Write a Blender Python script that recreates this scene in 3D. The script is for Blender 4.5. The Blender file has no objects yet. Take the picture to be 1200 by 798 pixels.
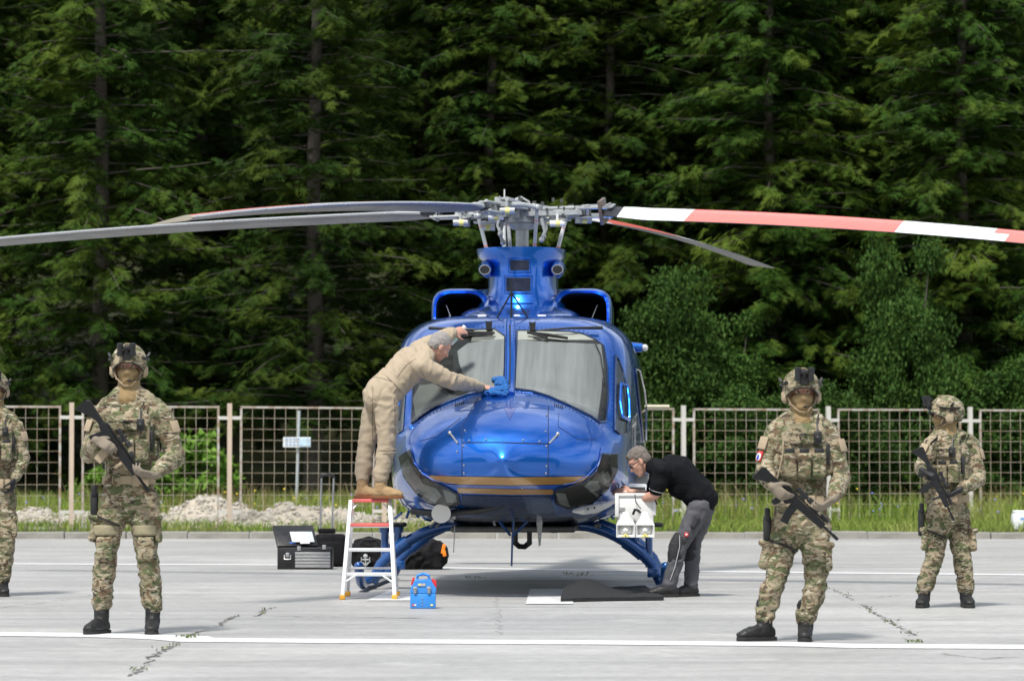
import bpy, bmesh, math, random
import numpy as np
from mathutils import Vector, Matrix, noise
from mathutils.bvhtree import BVHTree
from mathutils.geometry import delaunay_2d_cdt
random.seed(7); rng = np.random.default_rng(11)
S = bpy.context.scene; COL = S.collection
V = Vector; PI = math.pi
# ------------------------------------------------------------------ camera
HC = 1.1; FP = 4000.0
PITCH = math.atan(154.0/FP)
cd = bpy.data.cameras.new('camera'); cam = bpy.data.objects.new('camera', cd); COL.objects.link(cam)
cam.location = (0, 0, HC); cam.rotation_euler = (PI/2+PITCH, 0, 0)
cd.sensor_width = 36; cd.lens = 36*FP/1200; cd.clip_start = 0.5; cd.clip_end = 3000
cd.dof.use_dof = True; cd.dof.focus_distance = 28.0; cd.dof.aperture_fstop = 4.5
S.camera = cam
# ------------------------------------------------------------------ light
W = bpy.data.worlds.new('World'); S.world = W; W.use_nodes = True
SUN_EL = math.radians(58); SUN_AZ = math.radians(200)      # behind the camera, a little to its left
wn = W.node_tree.nodes; wl = W.node_tree.links; wn.clear()
wo = wn.new('ShaderNodeOutputWorld'); bg = wn.new('ShaderNodeBackground'); bg.inputs[1].default_value = 0.11
sk = wn.new('ShaderNodeTexSky'); sk.sky_type = 'NISHITA'; sk.sun_disc = False
sk.sun_elevation = SUN_EL; sk.sun_rotation = SUN_AZ
tc = wn.new('ShaderNodeTexCoord'); mp = wn.new('ShaderNodeMapping'); mp.inputs['Scale'].default_value = (1, 1, 2.4)
nz = wn.new('ShaderNodeTexNoise'); nz.inputs['Scale'].default_value = 2.2; nz.inputs['Detail'].default_value = 7
cr = wn.new('ShaderNodeValToRGB'); cr.color_ramp.elements[0].position = .36; cr.color_ramp.elements[1].position = .60
mx = wn.new('ShaderNodeMix'); mx.data_type = 'RGBA'; mx.inputs[7].default_value = (8.6, 9.0, 9.3, 1)
wl.new(tc.outputs['Generated'], mp.inputs[0]); wl.new(mp.outputs[0], nz.inputs['Vector'])
wl.new(nz.outputs['Fac'], cr.inputs[0]); wl.new(cr.outputs[0], mx.inputs[0]); wl.new(sk.outputs[0], mx.inputs[6])
wl.new(mx.outputs[2], bg.inputs[0]); wl.new(bg.outputs[0], wo.inputs[0])
sd = bpy.data.lights.new('sun', 'SUN'); sun = bpy.data.objects.new('sun', sd); COL.objects.link(sun)
sd.energy = 3.7; sd.angle = math.radians(8); sd.color = (1, .96, .90)
# sun direction: azimuth measured from +Y towards +X
sdir = V((math.sin(SUN_AZ)*math.cos(SUN_EL), math.cos(SUN_AZ)*math.cos(SUN_EL), math.sin(SUN_EL)))
sun.rotation_euler = sdir.to_track_quat('Z', 'Y').to_euler(); sun.location = sdir*60
S.view_settings.view_transform = 'Standard'; S.view_settings.look = 'None'
S.view_settings.gamma = 1; S.view_settings.exposure = 0.50
S.cycles.max_bounces = 6; S.cycles.transparent_max_bounces = 8
# ------------------------------------------------------------------ projection helpers
def ray(u, v):
    d = V(((u-600)/FP, (399-v)/FP, -1.0)); d = Matrix.Rotation(PI/2+PITCH, 3, 'X') @ d
    return d.normalized()
CAM = V((0, 0, HC))
def G(u, v, z=0.0):                      # the point of the plane z that shows at a photo pixel
    d = ray(u, v); return CAM + d*((z-HC)/d.z)
def D(u, v, y):                          # the point at depth y that shows at a photo pixel
    d = ray(u, v); return CAM + d*(y/d.y)
# ------------------------------------------------------------------ materials
MATS = {}
def lin(c):
    return tuple(((x/12.92) if x <= .04045 else ((x+.055)/1.055)**2.4) for x in c)
class NT:
    def __init__(s, m): s.n = m.node_tree.nodes; s.l = m.node_tree.links; s.b = s.n['Principled BSDF']
    def new(s, t, **k):
        o = s.n.new(t)
        for a, b in k.items(): setattr(o, a, b)
        return o
    def coord(s, scale=(1, 1, 1), which='Object'):
        t = s.new('ShaderNodeTexCoord'); m = s.new('ShaderNodeMapping'); m.inputs['Scale'].default_value = scale
        s.l.new(t.outputs[which], m.inputs[0]); return m.outputs[0]
    def noise(s, vec, scale, detail=4, rough=.55, dist=0, off=0):
        n = s.new('ShaderNodeTexNoise'); n.inputs['Scale'].default_value = scale; n.inputs['Detail'].default_value = detail
        n.inputs['Roughness'].default_value = rough; n.inputs['Distortion'].default_value = dist
        if off:
            m = s.new('ShaderNodeMapping'); m.inputs['Location'].default_value = (off, off*1.7, -off); s.l.new(vec, m.inputs[0]); vec = m.outputs[0]
        s.l.new(vec, n.inputs['Vector']); return n.outputs['Fac']
    def ramp(s, fac, pts, interp='LINEAR'):
        r = s.new('ShaderNodeValToRGB'); e = r.color_ramp.elements; r.color_ramp.interpolation = interp
        while len(e) < len(pts): e.new(.5)
        for x, (p, c) in zip(e, pts): x.position = p; x.color = (*c, 1) if not isinstance(c, (int, float)) else (c, c, c, 1)
        s.l.new(fac, r.inputs[0]); return r.outputs[0]
    def mix(s, fac, a, b, blend='MIX'):
        m = s.new('ShaderNodeMix', data_type='RGBA', blend_type=blend)
        for i, x in ((0, fac), (6, a), (7, b)):
            if isinstance(x, (int, float)): m.inputs[i].default_value = x if i == 0 else (x, x, x, 1)
            elif isinstance(x, tuple): m.inputs[i].default_value = (*x, 1)
            else: s.l.new(x, m.inputs[i])
        return m.outputs[2]
    def bump(s, h, strength=.3, dist=.01):
        b = s.new('ShaderNodeBump'); b.inputs['Strength'].default_value = strength; b.inputs['Distance'].default_value = dist
        s.l.new(h, b.inputs['Height']); s.l.new(b.outputs[0], s.b.inputs['Normal'])
    def set(s, k, x):
        if isinstance(x, (int, float)): s.b.inputs[k].default_value = x
        elif isinstance(x, tuple): s.b.inputs[k].default_value = (*x, 1)
        else: s.l.new(x, s.b.inputs[k])
def mat(name, col, rough=.5, metal=0, coat=0, var=.18, vs=6, bump=0, bs=60, fn=None, **kw):
    if name in MATS: return MATS[name]
    m = bpy.data.materials.new(name); m.use_nodes = True; t = NT(m)
    c = t.coord()
    f = t.noise(c, vs, 5)
    t.set('Base Color', t.mix(f, tuple(x*(1-var) for x in col), tuple(min(1, x*(1+var)) for x in col)))
    r = t.ramp(t.noise(c, vs*2.3, 4, off=3), [(.3, max(0, rough*.8)), (.7, min(1, rough*1.2))]); t.set('Roughness', r)
    t.set('Metallic', metal); t.set('Coat Weight', coat); t.b.inputs['Coat Roughness'].default_value = .03
    for k, x in kw.items(): t.set(k, x)
    if bump: t.bump(t.noise(c, bs, 5), bump, .01)
    if fn: fn(t)
    MATS[name] = m; return m
def camo(name, hue=0):
    m = bpy.data.materials.new(name); m.use_nodes = True; t = NT(m); c = t.coord((1, 1, 1.5))
    tan = (.30, .245, .165); 
    x = t.mix(t.ramp(t.noise(c, 6.5, 3, .6, .6, 1+hue), [(.40, 0), (.56, 1)]), (.185, .165, .10), tan)
    x = t.mix(t.ramp(t.noise(c, 10, 3, .55, .9, 5+hue), [(.52, 0), (.55, 1)]), x, (.09, .105, .045))
    x = t.mix(t.ramp(t.noise(c, 13, 2, .5, 1.2, 9+hue), [(.57, 0), (.59, 1)]), x, (.12, .08, .045))
    c2 = t.coord((1, 1, 2.8))
    x = t.mix(t.ramp(t.noise(c2, 17, 2, .5, 1.5, 14+hue), [(.60, 0), (.615, 1)]), x, (.035, .028, .02))
    x = t.mix(t.ramp(t.noise(c2, 15, 2, .5, 1.1, 20+hue), [(.61, 0), (.63, 1)]), x, (.36, .33, .25))
    t.set('Base Color', x); t.set('Roughness', .92); t.bump(t.noise(c, 55, 6), .35, .012); MATS[name] = m; return m
# ------------------------------------------------------------------ mesh builder
class MB:
    def __init__(s): s.v = []; s.f = []; s.m = []
    def add(s, vs, fs, mi=0):
        o = len(s.v); s.v += [tuple(x) for x in vs]; s.f += [tuple(i+o for i in f) for f in fs]; s.m += [mi]*len(fs); return s
    def box(s, c, size, rot=None, mi=0, taper=1.0):
        c = V(c); hx, hy, hz = [x/2 for x in size]
        P = [V((x*hx*(taper if z > 0 else 1), y*hy*(taper if z > 0 else 1), z*hz)) for z in (-1, 1) for x, y in ((-1, -1), (1, -1), (1, 1), (-1, 1))]
        if rot is not None: P = [rot @ p for p in P]
        return s.add([p+c for p in P], [(3, 2, 1, 0), (4, 5, 6, 7), (0, 1, 5, 4), (1, 2, 6, 5), (2, 3, 7, 6), (3, 0, 4, 7)], mi)
    def rbox(s, c, size, r=.01, rot=None, mi=0, n=2):            # a box with rounded edges
        b = bmesh.new(); bmesh.ops.create_cube(b, size=1)
        for v in b.verts: v.co = V((v.co.x*size[0], v.co.y*size[1], v.co.z*size[2]))
        bmesh.ops.bevel(b, geom=list(b.edges), offset=min(r, min(size)*.45), segments=n, profile=.5, affect='EDGES')
        b.verts.ensure_lookup_table(); b.verts.index_update()
        P = [(rot @ v.co if rot is not None else v.co)+V(c) for v in b.verts]; F = [tuple(v.index for v in f.verts) for f in b.faces]; b.free()
        return s.add(P, F, mi)
    def tube(s, path, rad, seg=10, side=None, mi=0, cap=True, round_=0):
        path = [V(p) for p in path]; n = len(path)
        if not isinstance(rad, (list,)): rad = [rad]*n
        rad = [(r, r) if isinstance(r, (int, float)) else r for r in rad]
        if round_ :                                             # hemispherical ends
            d0 = (path[0]-path[1]).normalized(); d1 = (path[-1]-path[-2]).normalized()
            k = min(rad[0]); k1 = min(rad[-1]); pre = []; post = []
            for q in (1.0, .8, .45):
                w = math.sqrt(max(0.0, 1-q*q*.985)); pre.append((path[0]+d0*k*q, (rad[0][0]*w, rad[0][1]*w)))
                post.insert(0, (path[-1]+d1*k1*q, (rad[-1][0]*w, rad[-1][1]*w)))
            path = [p for p, _ in pre]+path+[p for p, _ in post]; rad = [r for _, r in pre]+rad+[r for _, r in post]; n = len(path)
        vs = []; up = None
        for i in range(n):
            t = (path[min(i+1, n-1)]-path[max(i-1, 0)]).normalized()
            if side is not None:
                a = side-t*side.dot(t); a = a.normalized() if a.length > 1e-5 else t.orthogonal().normalized()
            else:
                if up is None: up = t.orthogonal().normalized()
                a = (up-t*up.dot(t)).normalized(); up = a
            b = t.cross(a)
            for k in range(seg):
                q = 2*PI*k/seg; vs.append(path[i]+a*(math.cos(q)*rad[i][0])+b*(math.sin(q)*rad[i][1]))
        fs = [(i*seg+k, i*seg+(k+1) % seg, (i+1)*seg+(k+1) % seg, (i+1)*seg+k) for i in range(n-1) for k in range(seg)]
        if cap: fs += [tuple(range(seg))[::-1], tuple(range((n-1)*seg, n*seg))]
        return s.add(vs, fs, mi)
    def ball(s, c, r, fr=None, seg=14, ring=9, mi=0):
        c = V(c); r = (r, r, r) if isinstance(r, (int, float)) else r; vs = []; fr = fr or (V((1, 0, 0)), V((0, 1, 0)), V((0, 0, 1)))
        for i in range(1, ring):
            for k in range(seg):
                a = PI*i/ring; q = 2*PI*k/seg
                vs.append(c+fr[0]*(r[0]*math.sin(a)*math.cos(q))+fr[1]*(r[1]*math.sin(a)*math.sin(q))+fr[2]*(r[2]*math.cos(a)))
        t = len(vs); vs += [c+fr[2]*r[2], c-fr[2]*r[2]]
        fs = [(i*seg+k, (i+1)*seg+k, (i+1)*seg+(k+1) % seg, i*seg+(k+1) % seg) for i in range(ring-2) for k in range(seg)]
        fs += [(k, (k+1) % seg, t) for k in range(seg)]+[((ring-2)*seg+(k+1) % seg, (ring-2)*seg+k, t+1) for k in range(seg)]
        return s.add(vs, fs, mi)
    def prism(s, poly, o, ax, ay, th, mi=0):                     # polygon (a, b) in the plane of ax, ay, thickness th centred on o
        ax, ay = V(ax), V(ay); n = ax.cross(ay).normalized(); o = V(o); k = len(poly)
        vs = [o+ax*a+ay*b-n*th/2 for a, b in poly]+[o+ax*a+ay*b+n*th/2 for a, b in poly]
        fs = [tuple(range(k))[::-1], tuple(range(k, 2*k))]+[(i, (i+1) % k, k+(i+1) % k, k+i) for i in range(k)]
        return s.add(vs, fs, mi)
    def mesh(s, name):
        me = bpy.data.meshes.new(name); me.from_pydata(s.v, [], s.f); me.polygons.foreach_set('material_index', s.m); me.update(); return me
    def build(s, name, mats, parent=None, smooth=True, bevel=0, kind=None, angle=35):
        me = s.mesh(name)
        return link(name, me, mats, parent, smooth, bevel, kind, angle)
def link(name, me, mats, parent=None, smooth=True, bevel=0, kind=None, angle=35):
    for m in (mats if isinstance(mats, (list, tuple)) else [mats]): me.materials.append(m)
    o = bpy.data.objects.new(name, me); COL.objects.link(o)
    if parent: o.parent = parent
    if smooth:
        me.polygons.foreach_set('use_smooth', [True]*len(me.polygons))
        try: me.set_sharp_from_angle(angle=math.radians(angle))
        except Exception: pass
    if bevel:
        b = o.modifiers.new('b', 'BEVEL'); b.width = bevel; b.segments = 2; b.limit_method = 'ANGLE'
    if kind: o['kind'] = kind
    return o
def tag(o, label, cat, group=None, kind=None):
    o['label'] = label
    if cat: o['category'] = cat
    if group: o['group'] = group
    if kind: o['kind'] = kind
    return o
def thing(name, label, cat, loc=(0, 0, 0), rz=0, group=None):
    o = bpy.data.objects.new(name, None); COL.objects.link(o); o.location = loc; o.rotation_euler = (0, 0, rz); o.empty_display_size = .2
    return tag(o, label, cat, group)
def struct(o): o['kind'] = 'structure'; return o
def voxel(mb, size, smooth_it=2):                               # union of closed shapes as one continuous surface
    me = mb.mesh('tmp'); o = bpy.data.objects.new('tmp', me); COL.objects.link(o)
    r = o.modifiers.new('r', 'REMESH'); r.mode = 'VOXEL'; r.voxel_size = size
    if smooth_it: q = o.modifiers.new('s', 'SMOOTH'); q.factor = .5; q.iterations = smooth_it
    dg = bpy.context.evaluated_depsgraph_get(); out = bpy.data.meshes.new_from_object(o.evaluated_get(dg))
    bpy.data.objects.remove(o); bpy.data.meshes.remove(me); return out
def wrinkle(me, amp=.006, sc=11, stretch=(1, 1, 1), seed=0):
    n = len(me.vertices); co = np.empty(n*3); me.vertices.foreach_get('co', co); co = co.reshape(-1, 3)
    no = np.empty(n*3); me.vertices.foreach_get('normal', no); no = no.reshape(-1, 3); d = np.empty(n); of = V((seed*3.1, seed*1.3, seed))
    st = V(stretch)
    for i in range(n):
        p = V(co[i])*sc; p = V((p.x*st.x, p.y*st.y, p.z*st.z))+of
        w = noise.noise(p+noise.noise_vector(p*.6)*.9); d[i] = (1-abs(w)*3.2)*.6+noise.noise(p*2.6)*.4
    co += no*(d*amp)[:, None]; me.vertices.foreach_set('co', co.ravel()); me.update()
def np_mesh(name, co, quads, mi=None):
    me = bpy.data.meshes.new(name); n = len(co); q = len(quads)
    me.vertices.add(n); me.vertices.foreach_set('co', np.ascontiguousarray(co, dtype=np.float32).ravel())
    me.loops.add(q*4); me.loops.foreach_set('vertex_index', np.ascontiguousarray(quads, dtype=np.int32).ravel())
    me.polygons.add(q); me.polygons.foreach_set('loop_start', np.arange(0, q*4, 4, dtype=np.int32))
    if mi is not None: me.polygons.foreach_set('material_index', np.asarray(mi, dtype=np.int32))
    me.update(calc_edges=True); return me
# ================================================================== SETTING
def ground_fn(t):
    c = t.coord(); 
    big = t.noise(c, .22, 5, .6); mid = t.noise(c, 1.6, 6, .65, .4, 3); fine = t.noise(c, 160, 3, .7)
    cs = t.coord((.12, 1.6, 1)); band = t.noise(cs, 1.1, 5, .6, .5, 7)
    x = t.mix(t.ramp(big, [(.3, 0), (.7, 1)]), (.28, .277, .27), (.44, .433, .418))
    x = t.mix(t.ramp(band, [(.42, 0), (.66, .7)]), x, (.235, .235, .233))
    x = t.mix(t.ramp(mid, [(.5, 0), (.72, .45)]), x, (.27, .268, .262))
    x = t.mix(t.ramp(mid, [(.28, .5), (.44, 0)]), x, (.48, .475, .46))
    x = t.mix(.6, x, t.ramp(fine, [(.33, (.17, .17, .17)), (.5, (.5, .5, .5)), (.72, (.78, .78, .77))]), 'OVERLAY')
    x = t.mix(.5, x, t.ramp(t.noise(c, 9, 8, .8, 0, 11), [(.30, (.28, .28, .28)), (.5, (.5, .5, .5)), (.68, (.7, .7, .69))]), 'OVERLAY')
    x = t.mix(t.ramp(t.noise(c, .9, 6, .7, 1.0, 31), [(.60, 0), (.64, .35)]), x, (.24, .235, .225))
    x = t.mix(t.ramp(t.noise(t.coord((.35, 1, 1)), .7, 7, .75, 1.5, 21), [(.56, 0), (.66, .4)]), x, (.21, .208, .2))
    vo = t.new('ShaderNodeTexVoronoi'); vo.inputs['Scale'].default_value = 38; t.l.new(c, vo.inputs['Vector'])
    x = t.mix(t.ramp(vo.outputs['Distance'], [(.06, .5), (.12, 0)]), x, (.16, .16, .155))
    t.set('Base Color', x); t.set('Roughness', .88); t.bump(fine, .5, .006)
M_ground = mat('worn_concrete', (.4, .4, .4), fn=ground_fn)
def sheet(name, x0, x1, y0, y1, z, nx, ny, m, f=None):
    xs = np.linspace(x0, x1, nx+1); ys = np.linspace(y0, y1, ny+1); X, Y = np.meshgrid(xs, ys); Z = np.full_like(X, z) if f is None else f(X, Y)
    co = np.stack([X, Y, Z], -1).reshape(-1, 3); i = np.arange(nx)[None, :]+np.arange(ny)[:, None]*(nx+1)
    q = np.stack([i, i+1, i+nx+2, i+nx+1], -1).reshape(-1, 4); return link(name, np_mesh(name, co, q), m)
gr = struct(sheet('ground', -90, 90, -13, 56.45, 0, 60, 30, M_ground))
def forest_z(X, Y):
    s = np.clip(Y-65, 0, None); z = .1+s*.36*np.clip(s/14, 0, 1)
    return z+.05*np.sin(X*1.3)*np.sin(Y*.9)*(s > 0)
def floor_fn(t):
    c = t.coord(); x = t.mix(t.noise(c, 1.2, 6), (.035, .03, .018), (.05, .07, .022)); t.set('Base Color', t.mix(t.noise(c, 14, 5), x, (.07, .08, .035))); t.set('Roughness', .95)
struct(sheet('forest_floor', -90, 90, 56.6, 170, 0, 120, 90, mat('forest_floor', (.05, .05, .03), fn=floor_fn), forest_z))
# unseen, behind the photographer: wooded ridge, its dark foot added to darken nose reflections
def ridge_z(X, Y): 
    s = -34-Y; return -.02+np.clip(s, 0, 46)*.8+4*np.sin(X*.09+1)*np.clip(s/30, 0, 1)+2*np.sin(X*.31)*np.clip(s/20, 0, 1)
def ridge_fn(t):
    c = t.coord(); x = t.mix(t.ramp(t.noise(c, .5, 6, .7), [(.4, 0), (.65, 1)]), (.012, .03, .008), (.05, .09, .025)); t.set('Base Color', x); t.set('Roughness', 1)
struct(sheet('wooded_ridge', -160, 160, -13.02, -140, 0, 60, 30, mat('wooded_ridge', (.03, .05, .02), fn=ridge_fn), ridge_z))
# kerb
M_kerb = mat('kerb_concrete', (.235, .225, .20), rough=.95, var=.45, vs=5, bump=.9, bs=30)
k0 = MB(); k0.rbox((0, 0, .04), (1.0, .18, .20), .02)
kme = k0.mesh('kerb_stone'); kme.materials.append(M_kerb)
kerb = thing('kerb', 'low weathered concrete kerb along the far edge of the apron, in front of the fence', 'kerb', (0, 56.55, 0)); del kerb['category'], kerb['label']; struct(kerb)
for i in range(26):
    o = bpy.data.objects.new('kerb_stone', kme); COL.objects.link(o); o.parent = kerb
    o.location = (-13+i*1.02, random.uniform(-.02, .02), random.uniform(-.035, -.012)); o.rotation_euler = (random.uniform(-.02, .02), random.uniform(-.008, .008), random.uniform(-.006, .006))
# painted lines
def paint_fn(t):
    c = t.coord(); x = t.mix(t.ramp(t.noise(c, 40, 6, .7), [(.46, 0), (.66, .75)]), (.68, .685, .69), (.40, .40, .39)); t.set('Base Color', x); t.set('Roughness', .7)
M_paint = mat('line_paint', (.75, .75, .75), fn=paint_fn)
def paint_patch_fn(t):
    c = t.coord(); x = t.mix(t.ramp(t.noise(c, 9, 6, .7), [(.4, 0), (.7, .8)]), (.66, .67, .67), (.44, .45, .45)); t.set('Base Color', x); t.set('Roughness', .7)
M_patch = mat('worn_marking_paint', (.6, .6, .6), fn=paint_patch_fn)
def ground_poly(name, pts, m, z=.004, parent=gr):
    mb = MB(); mb.add([V((p.x, p.y, z)) for p in pts], [tuple(range(len(pts)))]); o = mb.build(name, m, parent, smooth=False); return o
def line_strip(name, px, w, m=M_paint, ext=0):
    P = [G(*p) for p in px]
    if ext: P[0] = P[0]+(P[0]-P[1]).normalized()*ext; P[-1] = P[-1]+(P[-1]-P[-2]).normalized()*ext
    L = []; R = []
    for i, p in enumerate(P):
        d = (P[min(i+1, len(P)-1)]-P[max(i-1, 0)]).normalized(); n = V((-d.y, d.x, 0))*(w/2); L.append(p+n); R.append(p-n)
    mb = MB(); k = len(P); mb.add([V((p.x, p.y, .004)) for p in L+R], [(i, i+1, k+i+1, k+i) for i in range(k-1)])
    o = mb.build(name, m, gr, smooth=False); return o
line_strip('painted_line', [(-40, 742.5), (120, 744.5), (210, 747.5), (230, 750), (420, 751.5), (700, 753), (930, 755), (1000, 757), (1240, 758.5)], .52, ext=8)
line_strip('painted_line', [(-40, 660.5), (330, 662), (620, 667), (900, 670.5), (1240, 674)], .40, ext=12)
line_strip('painted_line', [(484, 697.2), (640, 697.8)], .16)
ground_poly('painted_marking', [G(429, 704), G(458, 691.5), G(505, 691.5), G(500, 704)], M_patch, .006)
ground_poly('painted_marking', [G(616, 708), G(621, 690.5), G(668, 690.5), G(672, 708)], M_patch, .006)
# cracks and joints
M_crack = mat('crack_dark', (.10, .098, .088), rough=1, var=.5, vs=14)
def crack(px, w=.02, j=.03):
    P = [G(*p) for p in px]; Q = []
    for a, b in zip(P, P[1:]):
        n = max(2, int((b-a).length/.07))
        for i in range(n): Q.append(a.lerp(b, i/n)+V((random.uniform(-j, j), random.uniform(-j, j)*1.6, 0)))
    mb = MB(); vs = []; 
    for i, p in enumerate(Q):
        d = (Q[min(i+1, len(Q)-1)]-Q[max(i-1, 0)]).normalized(); h = w*random.uniform(.05, 1.2)*.36; n = V((-d.y, d.x, 0))*h; vs += [(p.x+n.x, p.y+n.y*2.2+h*1.2, .003), (p.x-n.x, p.y-n.y*2.2-h*1.2, .003)]
    mb.add(vs, [(2*i, 2*i+2, 2*i+3, 2*i+1) for i in range(len(Q)-1)]); mb.build('crack', M_crack, gr, smooth=False); return Q
tuft_pts = []
for c_, w_ in (([(157, 792), (172, 778), (181, 768), (176, 770), (200, 758), (214, 752)], .035), ([(214, 750), (226, 743), (244, 738)], .03), ([(256, 734), (264, 727), (278, 721)], .045),
           ([(300, 722), (312, 714), (322, 711)], .035), ([(1010, 708), (1022, 716), (1030, 722), (1046, 730), (1060, 738), (1072, 746)], .035), ([(975, 690), (990, 697), (1000, 704)], .022),
           ([(320, 722), (400, 723), (520, 725)], .016), ([(1020, 700), (1060, 697)], .014), ([(0, 712), (60, 705), (110, 697)], .012),
           ([(582, 700), (583, 712), (586, 745)], .006), ([(1100, 765), (1150, 772), (1200, 769)], .014)):
    q = crack(c_, w_)
    if w_ > .02: tuft_pts += random.sample(q, max(1, len(q)//9))
tuft_pts += [G(674+random.uniform(-14, 14), 673.5+random.uniform(-2, 2)) for _ in range(16)]+[G(555+random.uniform(-8, 8), 677) for _ in range(6)]+[G(218+random.uniform(-8, 6), 747+random.uniform(-2, 2)) for _ in range(9)]+[G(1072+random.uniform(-5, 6), 752) for _ in range(7)]
# ---------------- grass, flowers and rubble
def leafmat(name, a, b, c=None, trans=.25, rough=.6):
    m = bpy.data.materials.new(name); m.use_nodes = True; t = NT(m)
    g = t.new('ShaderNodeNewGeometry'); oi = t.new('ShaderNodeObjectInfo')
    x = t.mix(g.outputs['Random Per Island'], a, b)
    if c: x = t.mix(t.ramp(t.noise(t.coord(), .55, 3), [(.45, 0), (.7, .8)]), x, c)
    h = t.new('ShaderNodeHueSaturation'); t.l.new(x, h.inputs['Color'])
    r = t.new('ShaderNodeMapRange'); r.inputs[3].default_value = .75; r.inputs[4].default_value = 1.25; t.l.new(oi.outputs['Random'], r.inputs[0]); t.l.new(r.outputs[0], h.inputs['Value'])
    t.set('Base Color', h.outputs[0]); t.set('Roughness', rough); t.b.inputs['Specular IOR Level'].default_value = .08
    if trans:
        tr = t.new('ShaderNodeBsdfTranslucent'); t.l.new(h.outputs[0], tr.inputs[0]); ms = t.new('ShaderNodeMixShader'); ms.inputs[0].default_value = trans
        out = t.n['Material Output']; t.l.new(t.b.outputs[0], ms.inputs[1]); t.l.new(tr.outputs[0], ms.inputs[2]); t.l.new(ms.outputs[0], out.inputs[0])
    MATS[name] = m; return m
def blades(name, pts, hgt, wid, m, lean=.35):
    n = len(pts); a = rng.uniform(0, 2*PI, n); h = hgt*rng.uniform(.45, 1.15, n) if np.isscalar(hgt) else hgt; w = wid*rng.uniform(.6, 1.3, n)
    b = rng.uniform(0, 2*PI, n); ln = h*rng.uniform(0, lean*2, n)
    dx, dy = np.cos(a)*w/2, np.sin(a)*w/2; ex, ey = np.cos(b)*ln, np.sin(b)*ln
    L = lambda f, k, s: np.stack([pts[:, 0]+dx*s*f+ex*k*k, pts[:, 1]+dy*s*f+ey*k*k, pts[:, 2]+h*k*(1-.25*k)], -1)
    co = np.stack([L(1, 0, -1), L(1, 0, 1), L(.8, .55, 1), L(.8, .55, -1), L(.12, 1, 1), L(.12, 1, -1)], 1).reshape(-1, 3)
    i = np.arange(n)[:, None]*6; q = np.concatenate([i+np.array([[0, 1, 2, 3]]), i+np.array([[3, 2, 4, 5]])], 1).reshape(-1, 4)
    o = link(name, np_mesh(name, co, q), m, smooth=False); return o
M_grass = leafmat('grass_blade', (.09, .17, .025), (.24, .31, .06), (.32, .31, .11), .3)
M_straw = leafmat('dry_grass', (.22, .20, .08), (.34, .29, .14), None, .2)
def scatter(n, x0, x1, y0, y1, keep):
    p = np.stack([rng.uniform(x0, x1, n), rng.uniform(y0, y1, n), np.full(n, .09)], -1)
    v = np.array([keep(*q) for q in p[:, :2]]); return p[rng.uniform(0, 1, n) < v]
def nval(x, y, s, o=0): return noise.noise(V((x*s+o, y*s, o)))
heaps = [(-8.9, 62.4, 1.2, .30), (-6.7, 62.2, .7, .30), (-5.5, 62.6, 1.0, .55), (-4.0, 62.0, .9, .42), (-3.2, 62.6, .8, .36), (-9.8, 63.4, 1.0, .3), (-1.9, 63.0, .9, .22), (-7.6, 62.8, 1.3, .24), (-2.4, 61.9, 1.2, .20), (-.9, 62.3, 1.1, .17), (-4.8, 61.8, 1.3, .25), (-10.8, 62.4, 1.2, .26)]
def heap_h(x, y):
    h = 0
    for a, b, r, k in heaps: h = max(h, k*math.exp(-((x-a)**2/(r*r)+(y-b)**2/(r*r*.45))*1.1))
    return h
g1 = scatter(42000, -13, 14, 56.75, 66, lambda x, y: (.35 if y < 60.5 and x < -1 else 1)*(nval(x, y, .6) > -.35)*(heap_h(x, y) < .16))
tag(blades('short_grass', g1, .25, .016, M_grass, .5), 'short green grass growing on the verge between the kerb and the fence', 'grass', kind='stuff')
g2 = scatter(46000, -13, 14, 61.9, 67.5, lambda x, y: (.9 if x < 1 else .5)*(nval(x, y, .45, 5) > -.12)*(heap_h(x, y) < .12 or nval(x, y, 2, 8) > .35))
tag(blades('tall_meadow_grass', g2, .80, .016, M_grass, .3), 'tall yellow green meadow grass behind the wire fence', 'grass', kind='stuff')
g3 = scatter(11000, -13, 14, 62.5, 67, lambda x, y: 1.0*(nval(x, y, .5, 2) > .0))
tag(blades('dry_grass_stalks', g3, 1.0, .012, M_straw, .25), 'dry straw coloured stalks scattered through the tall grass', 'grass', kind='stuff')
tp = np.array([(p.x+random.gauss(0, .03), p.y+random.gauss(0, .05), .002) for p in tuft_pts for _ in range(4)])
tag(blades('crack_weeds', tp, random.choice((.03,)), .008, leafmat('weed_leaf', (.05, .09, .02), (.13, .15, .04)), .9), 'small green weeds growing in the cracks of the concrete', 'weeds', kind='stuff')
def flowers(name, n, colr, label, z0, z1, x0=-12, x1=12):
    mb = MB()
    for _ in range(n):
        x = random.uniform(x0, x1); y = random.uniform(61.8, 65.5); mb.ball((x, y, random.uniform(z0, z1)), (.022, .022, .018), seg=5, ring=4)
    tag(mb.build(name, mat(name, colr, rough=.7), smooth=False), label, 'wildflowers', kind='stuff')
flowers('yellow_wildflowers', 70, (.75, .55, .03), 'small yellow wildflowers in the tall grass behind the fence', .35, .85)
flowers('blue_wildflowers', 90, (.22, .22, .60), 'small blue violet wildflowers in the tall grass behind the fence', .3, .75)
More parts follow.
